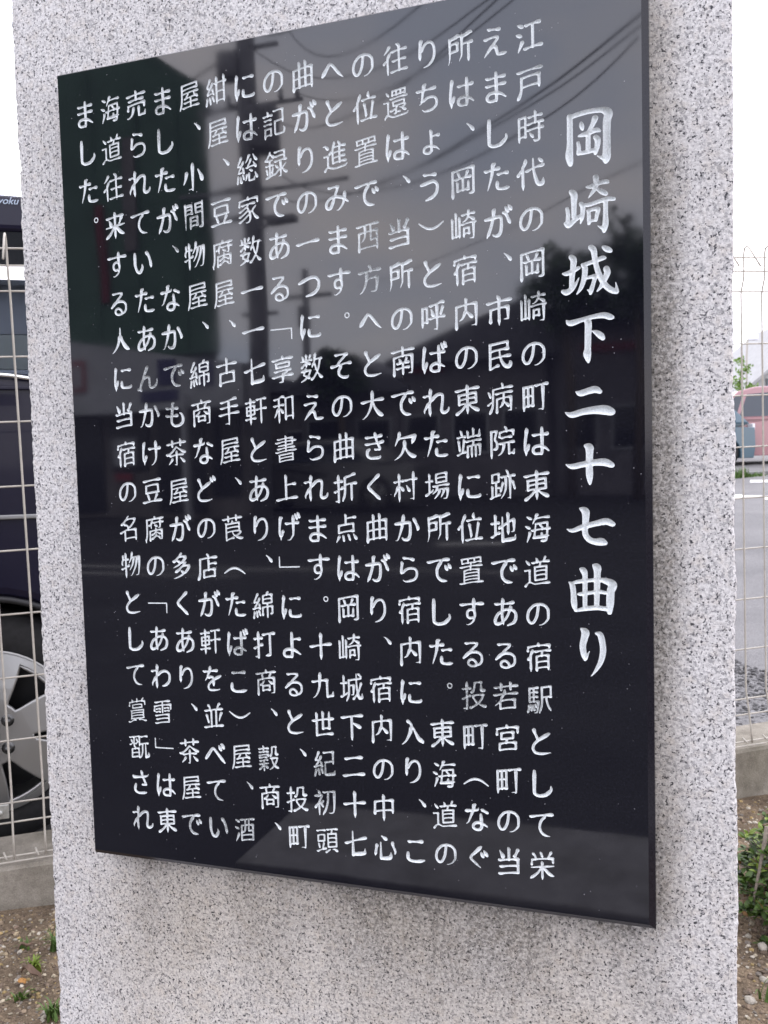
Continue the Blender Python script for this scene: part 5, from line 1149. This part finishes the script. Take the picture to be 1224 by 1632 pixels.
# ------------------------------------------------------------------ plants, leaves and stones near the stone
def leaf_mesh(Lf, Wf, curl=.25, name='leaf', m='leaf_green'):
    v_, f_ = [], []; prof = [(0, .06), (.18, .55), (.42, 1.), (.68, .85), (.88, .42), (1, .03)]
    for t_, w_ in prof:
        z = Lf*curl*(t_-t_*t_)*1.5
        v_ += [(Lf*t_, -Wf/2*w_, z+.10*Wf*w_), (Lf*t_, 0, z), (Lf*t_, Wf/2*w_, z+.10*Wf*w_)]
    for i in range(5):
        a = i*3; f_ += [(a, a+3, a+4, a+1), (a+1, a+4, a+5, a+2)]
    me = bpy.data.meshes.new(name); me.from_pydata(v_, [], f_); me.materials.append(M[m]); me.polygons.foreach_set('use_smooth', [True]*len(me.polygons)); return me
az = empty('azalea_shrub', (1.0, 1.14, 0), label='leafy green azalea shrub growing low beside the right edge of the stone', cat='shrub')
AZ = Vector(az.location); LM = {k: leaf_mesh(.024, .0120, m=k) for k in ('leaf_green', 'leaf_dark', 'leaf_lime', 'leaf_red')}
twv = MB(); shoots = []
for _ in range(290):
    a = rng.uniform(0, 6.28); q = rng.random()**.6
    tip = np.array([.185*q*math.cos(a), .21*q*math.sin(a), .03+.26*(1-q*q)*(.2+.8*rng.random()**.5)+rng.normal(scale=.015)])
    if tip[0] < -9: tip[2] += .03
    mid_ = tip*np.array([.45, .45, .5]); shoots.append((mid_, tip)); twv.tube([(0, 0, -.01), tuple(mid_), tuple(tip)], [.0028, .002, .0011], 5)
twv.build('twigs', M['twig'], az, smooth=True)
cnt = 0; sv_, sf_ = [], []
for mid_, tip in shoots:
    for k in range(15):
        t_ = rng.uniform(.25, 1) if k > 4 else 1.0
        c = mid_*(1-t_)+tip*t_; az_ = rng.uniform(0, 6.28); el = rng.uniform(-.2, .9) if t_ > .9 else rng.uniform(-.5, .5)
        h_ = c[2]; r_ = rng.random()
        key = 'leaf_red' if r_ < .05 else ('leaf_lime' if (h_ > .12 and r_ < .5) else ('leaf_dark' if r_ > .68 else 'leaf_green'))
        rot = Matrix.Rotation(az_, 4, 'Z') @ Matrix.Rotation(-el, 4, 'Y') @ Matrix.Rotation(rng.normal(scale=.4), 4, 'X'); s = rng.uniform(.6, 1.15)
        mt = Matrix.Translation(Vector(c)) @ rot @ Matrix.Scale(s, 4)
        if cnt < 290 and (c[0] < .06 and c[1] < .1 and c[2] > .05):
            o = bpy.data.objects.new('leaf', LM[key]); col.objects.link(o); o.parent = az; o.matrix_local = mt; cnt += 1
        else:
            b_ = len(sv_); sv_ += [tuple(mt @ vv.co) for vv in LM['leaf_green'].vertices]; sf_ += [tuple(i+b_ for i in p_.vertices) for p_ in LM['leaf_green'].polygons]
fo = link('foliage', sv_, sf_, M['leaf_green'], az, smooth=True); fo['kind'] = 'stuff'
for k_ in ('leaf_dark', 'leaf_lime', 'leaf_red'): fo.data.materials.append(M[k_])
nf_ = len(LM['leaf_green'].polygons); nl_ = len(sf_)//nf_
zl_ = np.array([sv_[i*len(LM['leaf_green'].vertices)][2] for i in range(nl_)]); rn_ = rng.random(nl_)
mi_ = np.where(rn_ < .05, 3, np.where((zl_ > .12) & (rn_ < .5), 2, np.where(rn_ > .72, 1, 0)))
fo.data.polygons.foreach_set('material_index', np.repeat(mi_, nf_).astype(np.int32))
# bare twig leaning out of the shrub
tag(MB().tube([(.865, 1.02, .03), (.88, 1.03, .10), (.895, 1.05, .17), (.905, 1.06, .225)], [.0022, .003, .004, .0055], 7).build('bare_twig', M['twig'], smooth=True), 'bare grey twig with a thick blunt tip poking out of the azalea shrub', 'twig')
def stone(name, x, y, s, m, label, sq=.7, cat='stone', zoff=.25, group=None):
    V0, F0 = ico(2); k = rng.normal(scale=1, size=3)*2
    v_ = V0*(1+.10*np.sin(V0@k*1.5+1)[:, None]+.07*np.sin(V0@(k[::-1]*2.5))[:, None]); v_ = v_*np.array([1, .8, sq])*s
    o = link(name, v_.tolist(), F0.tolist(), M[m], smooth=False, loc=(x, y, soil_z(x, y)+s*sq*zoff)); o.rotation_euler = (0, 0, rng.uniform(0, 6)); tag(o, label, cat, group); return o
stone('round_pebble', .888, .965, .0125, 'rock', 'smooth pale grey round pebble under the azalea shrub', .85, zoff=.6).data.polygons.foreach_set('use_smooth', [True]*320)
stone('rough_stone', .852, .795, .0125, 'rock', 'pale chipped stone nearest the foot of the monument, right side', .55)
stone('rough_stone', .882, .86, .0095, 'rock', 'small pale stone behind the grass blade', .7)
stone('rough_stone', .905, 1.13, .016, 'rock', 'beige stone half hidden under the azalea leaves', .7)
stone('orange_stone', -.535, .447, .0095, 'orange', 'orange brown stone under the curled dead leaf on the left soil', .7)
stone('yellow_stone', -.425, .385, .008, 'rock', 'pale yellowish stone at the lower left of the picture', .7)
def dead_leaf(x, y, rz, Lf, Wf, label):
    v_, f_ = [], []; n = 9
    for i in range(n):
        t_ = i/(n-1); w_ = Wf*math.sin(math.pi*min(1, t_*.93+.05))**.8; z = .008+.012*math.sin(t_*3.1)+.006*math.sin(t_*8)
        for s in (-1, -.5, 0, .5, 1): v_.append((Lf*(t_-.5), w_/2*s*.75, z+abs(s)**2*w_*.45))
    for i in range(n-1):
        for k in range(4): a = i*5+k; f_.append((a, a+5, a+6, a+1))
    o = link('dead_leaf', v_, f_, M['deadleaf'], smooth=True, loc=(x, y, soil_z(x, y))); o.rotation_euler = (0, 0, rz); tag(o, label, 'leaf', 'curled dead leaves on the soil')
dead_leaf(-.520, .458, R(-12), .062, .020, 'larger curled brown dead leaf beside the orange stone')
dead_leaf(-.600, .535, R(48), .034, .013, 'smaller curled brown dead leaf nearer the concrete wall')
def tuft(x, y, n, hgt, spread, name, label, m='grass', broad=.0022, group='weeds in the soil'):
    v_, f_ = [], []
    for _ in range(n):
        a = rng.uniform(0, 6.28); hh = hgt*rng.uniform(.5, 1.1); ln = spread*rng.uniform(.3, 1.1); bx, by = rng.normal(scale=.006, size=2); w_ = broad*rng.uniform(.7, 1.3)
        d = np.array([math.cos(a), math.sin(a)]); nn_ = np.array([-d[1], d[0]])*w_; b_ = len(v_)
        for i in range(5):
            t_ = i/4; c = np.array([bx, by])+d*ln*t_**1.4; z = hh*math.sin(t_*1.75); ww = (1-t_*.9)
            v_ += [(c[0]-nn_[0]*ww, c[1]-nn_[1]*ww, z), (c[0]+nn_[0]*ww, c[1]+nn_[1]*ww, z)]
        for i in range(4): f_.append((b_+2*i, b_+2*i+1, b_+2*i+3, b_+2*i+2))
    o = link(name, v_, f_, M[m], smooth=True, loc=(x, y, soil_z(x, y))); tag(o, label, 'weed', group)
tuft(-.548, .565, 26, .045, .035, 'weed_tuft', 'thin green weed tuft beside the left edge of the stone near the wall')
tuft(-.545, .495, 22, .026, .022, 'weed_tuft', 'bright yellow green weed between the two dead leaves', 'leaf_lime', .0045)
tuft(-.40, .372, 26, .035, .03, 'weed_tuft', 'green weed lowest in the left corner by the stone', 'grass', .003)
tuft(-.495, .405, 14, .018, .02, 'weed_tuft', 'small green weed just below the orange stone', 'leaf_green', .004)
tuft(-.62, .55, 14, .024, .02, 'weed_tuft', 'sparse weed beside the smaller dead leaf', 'leaf_green', .003)
tuft(.872, .80, 5, .05, .05, 'grass_blade_tuft', 'few long green grass blades arching by the round pebble', 'grass', .0035)
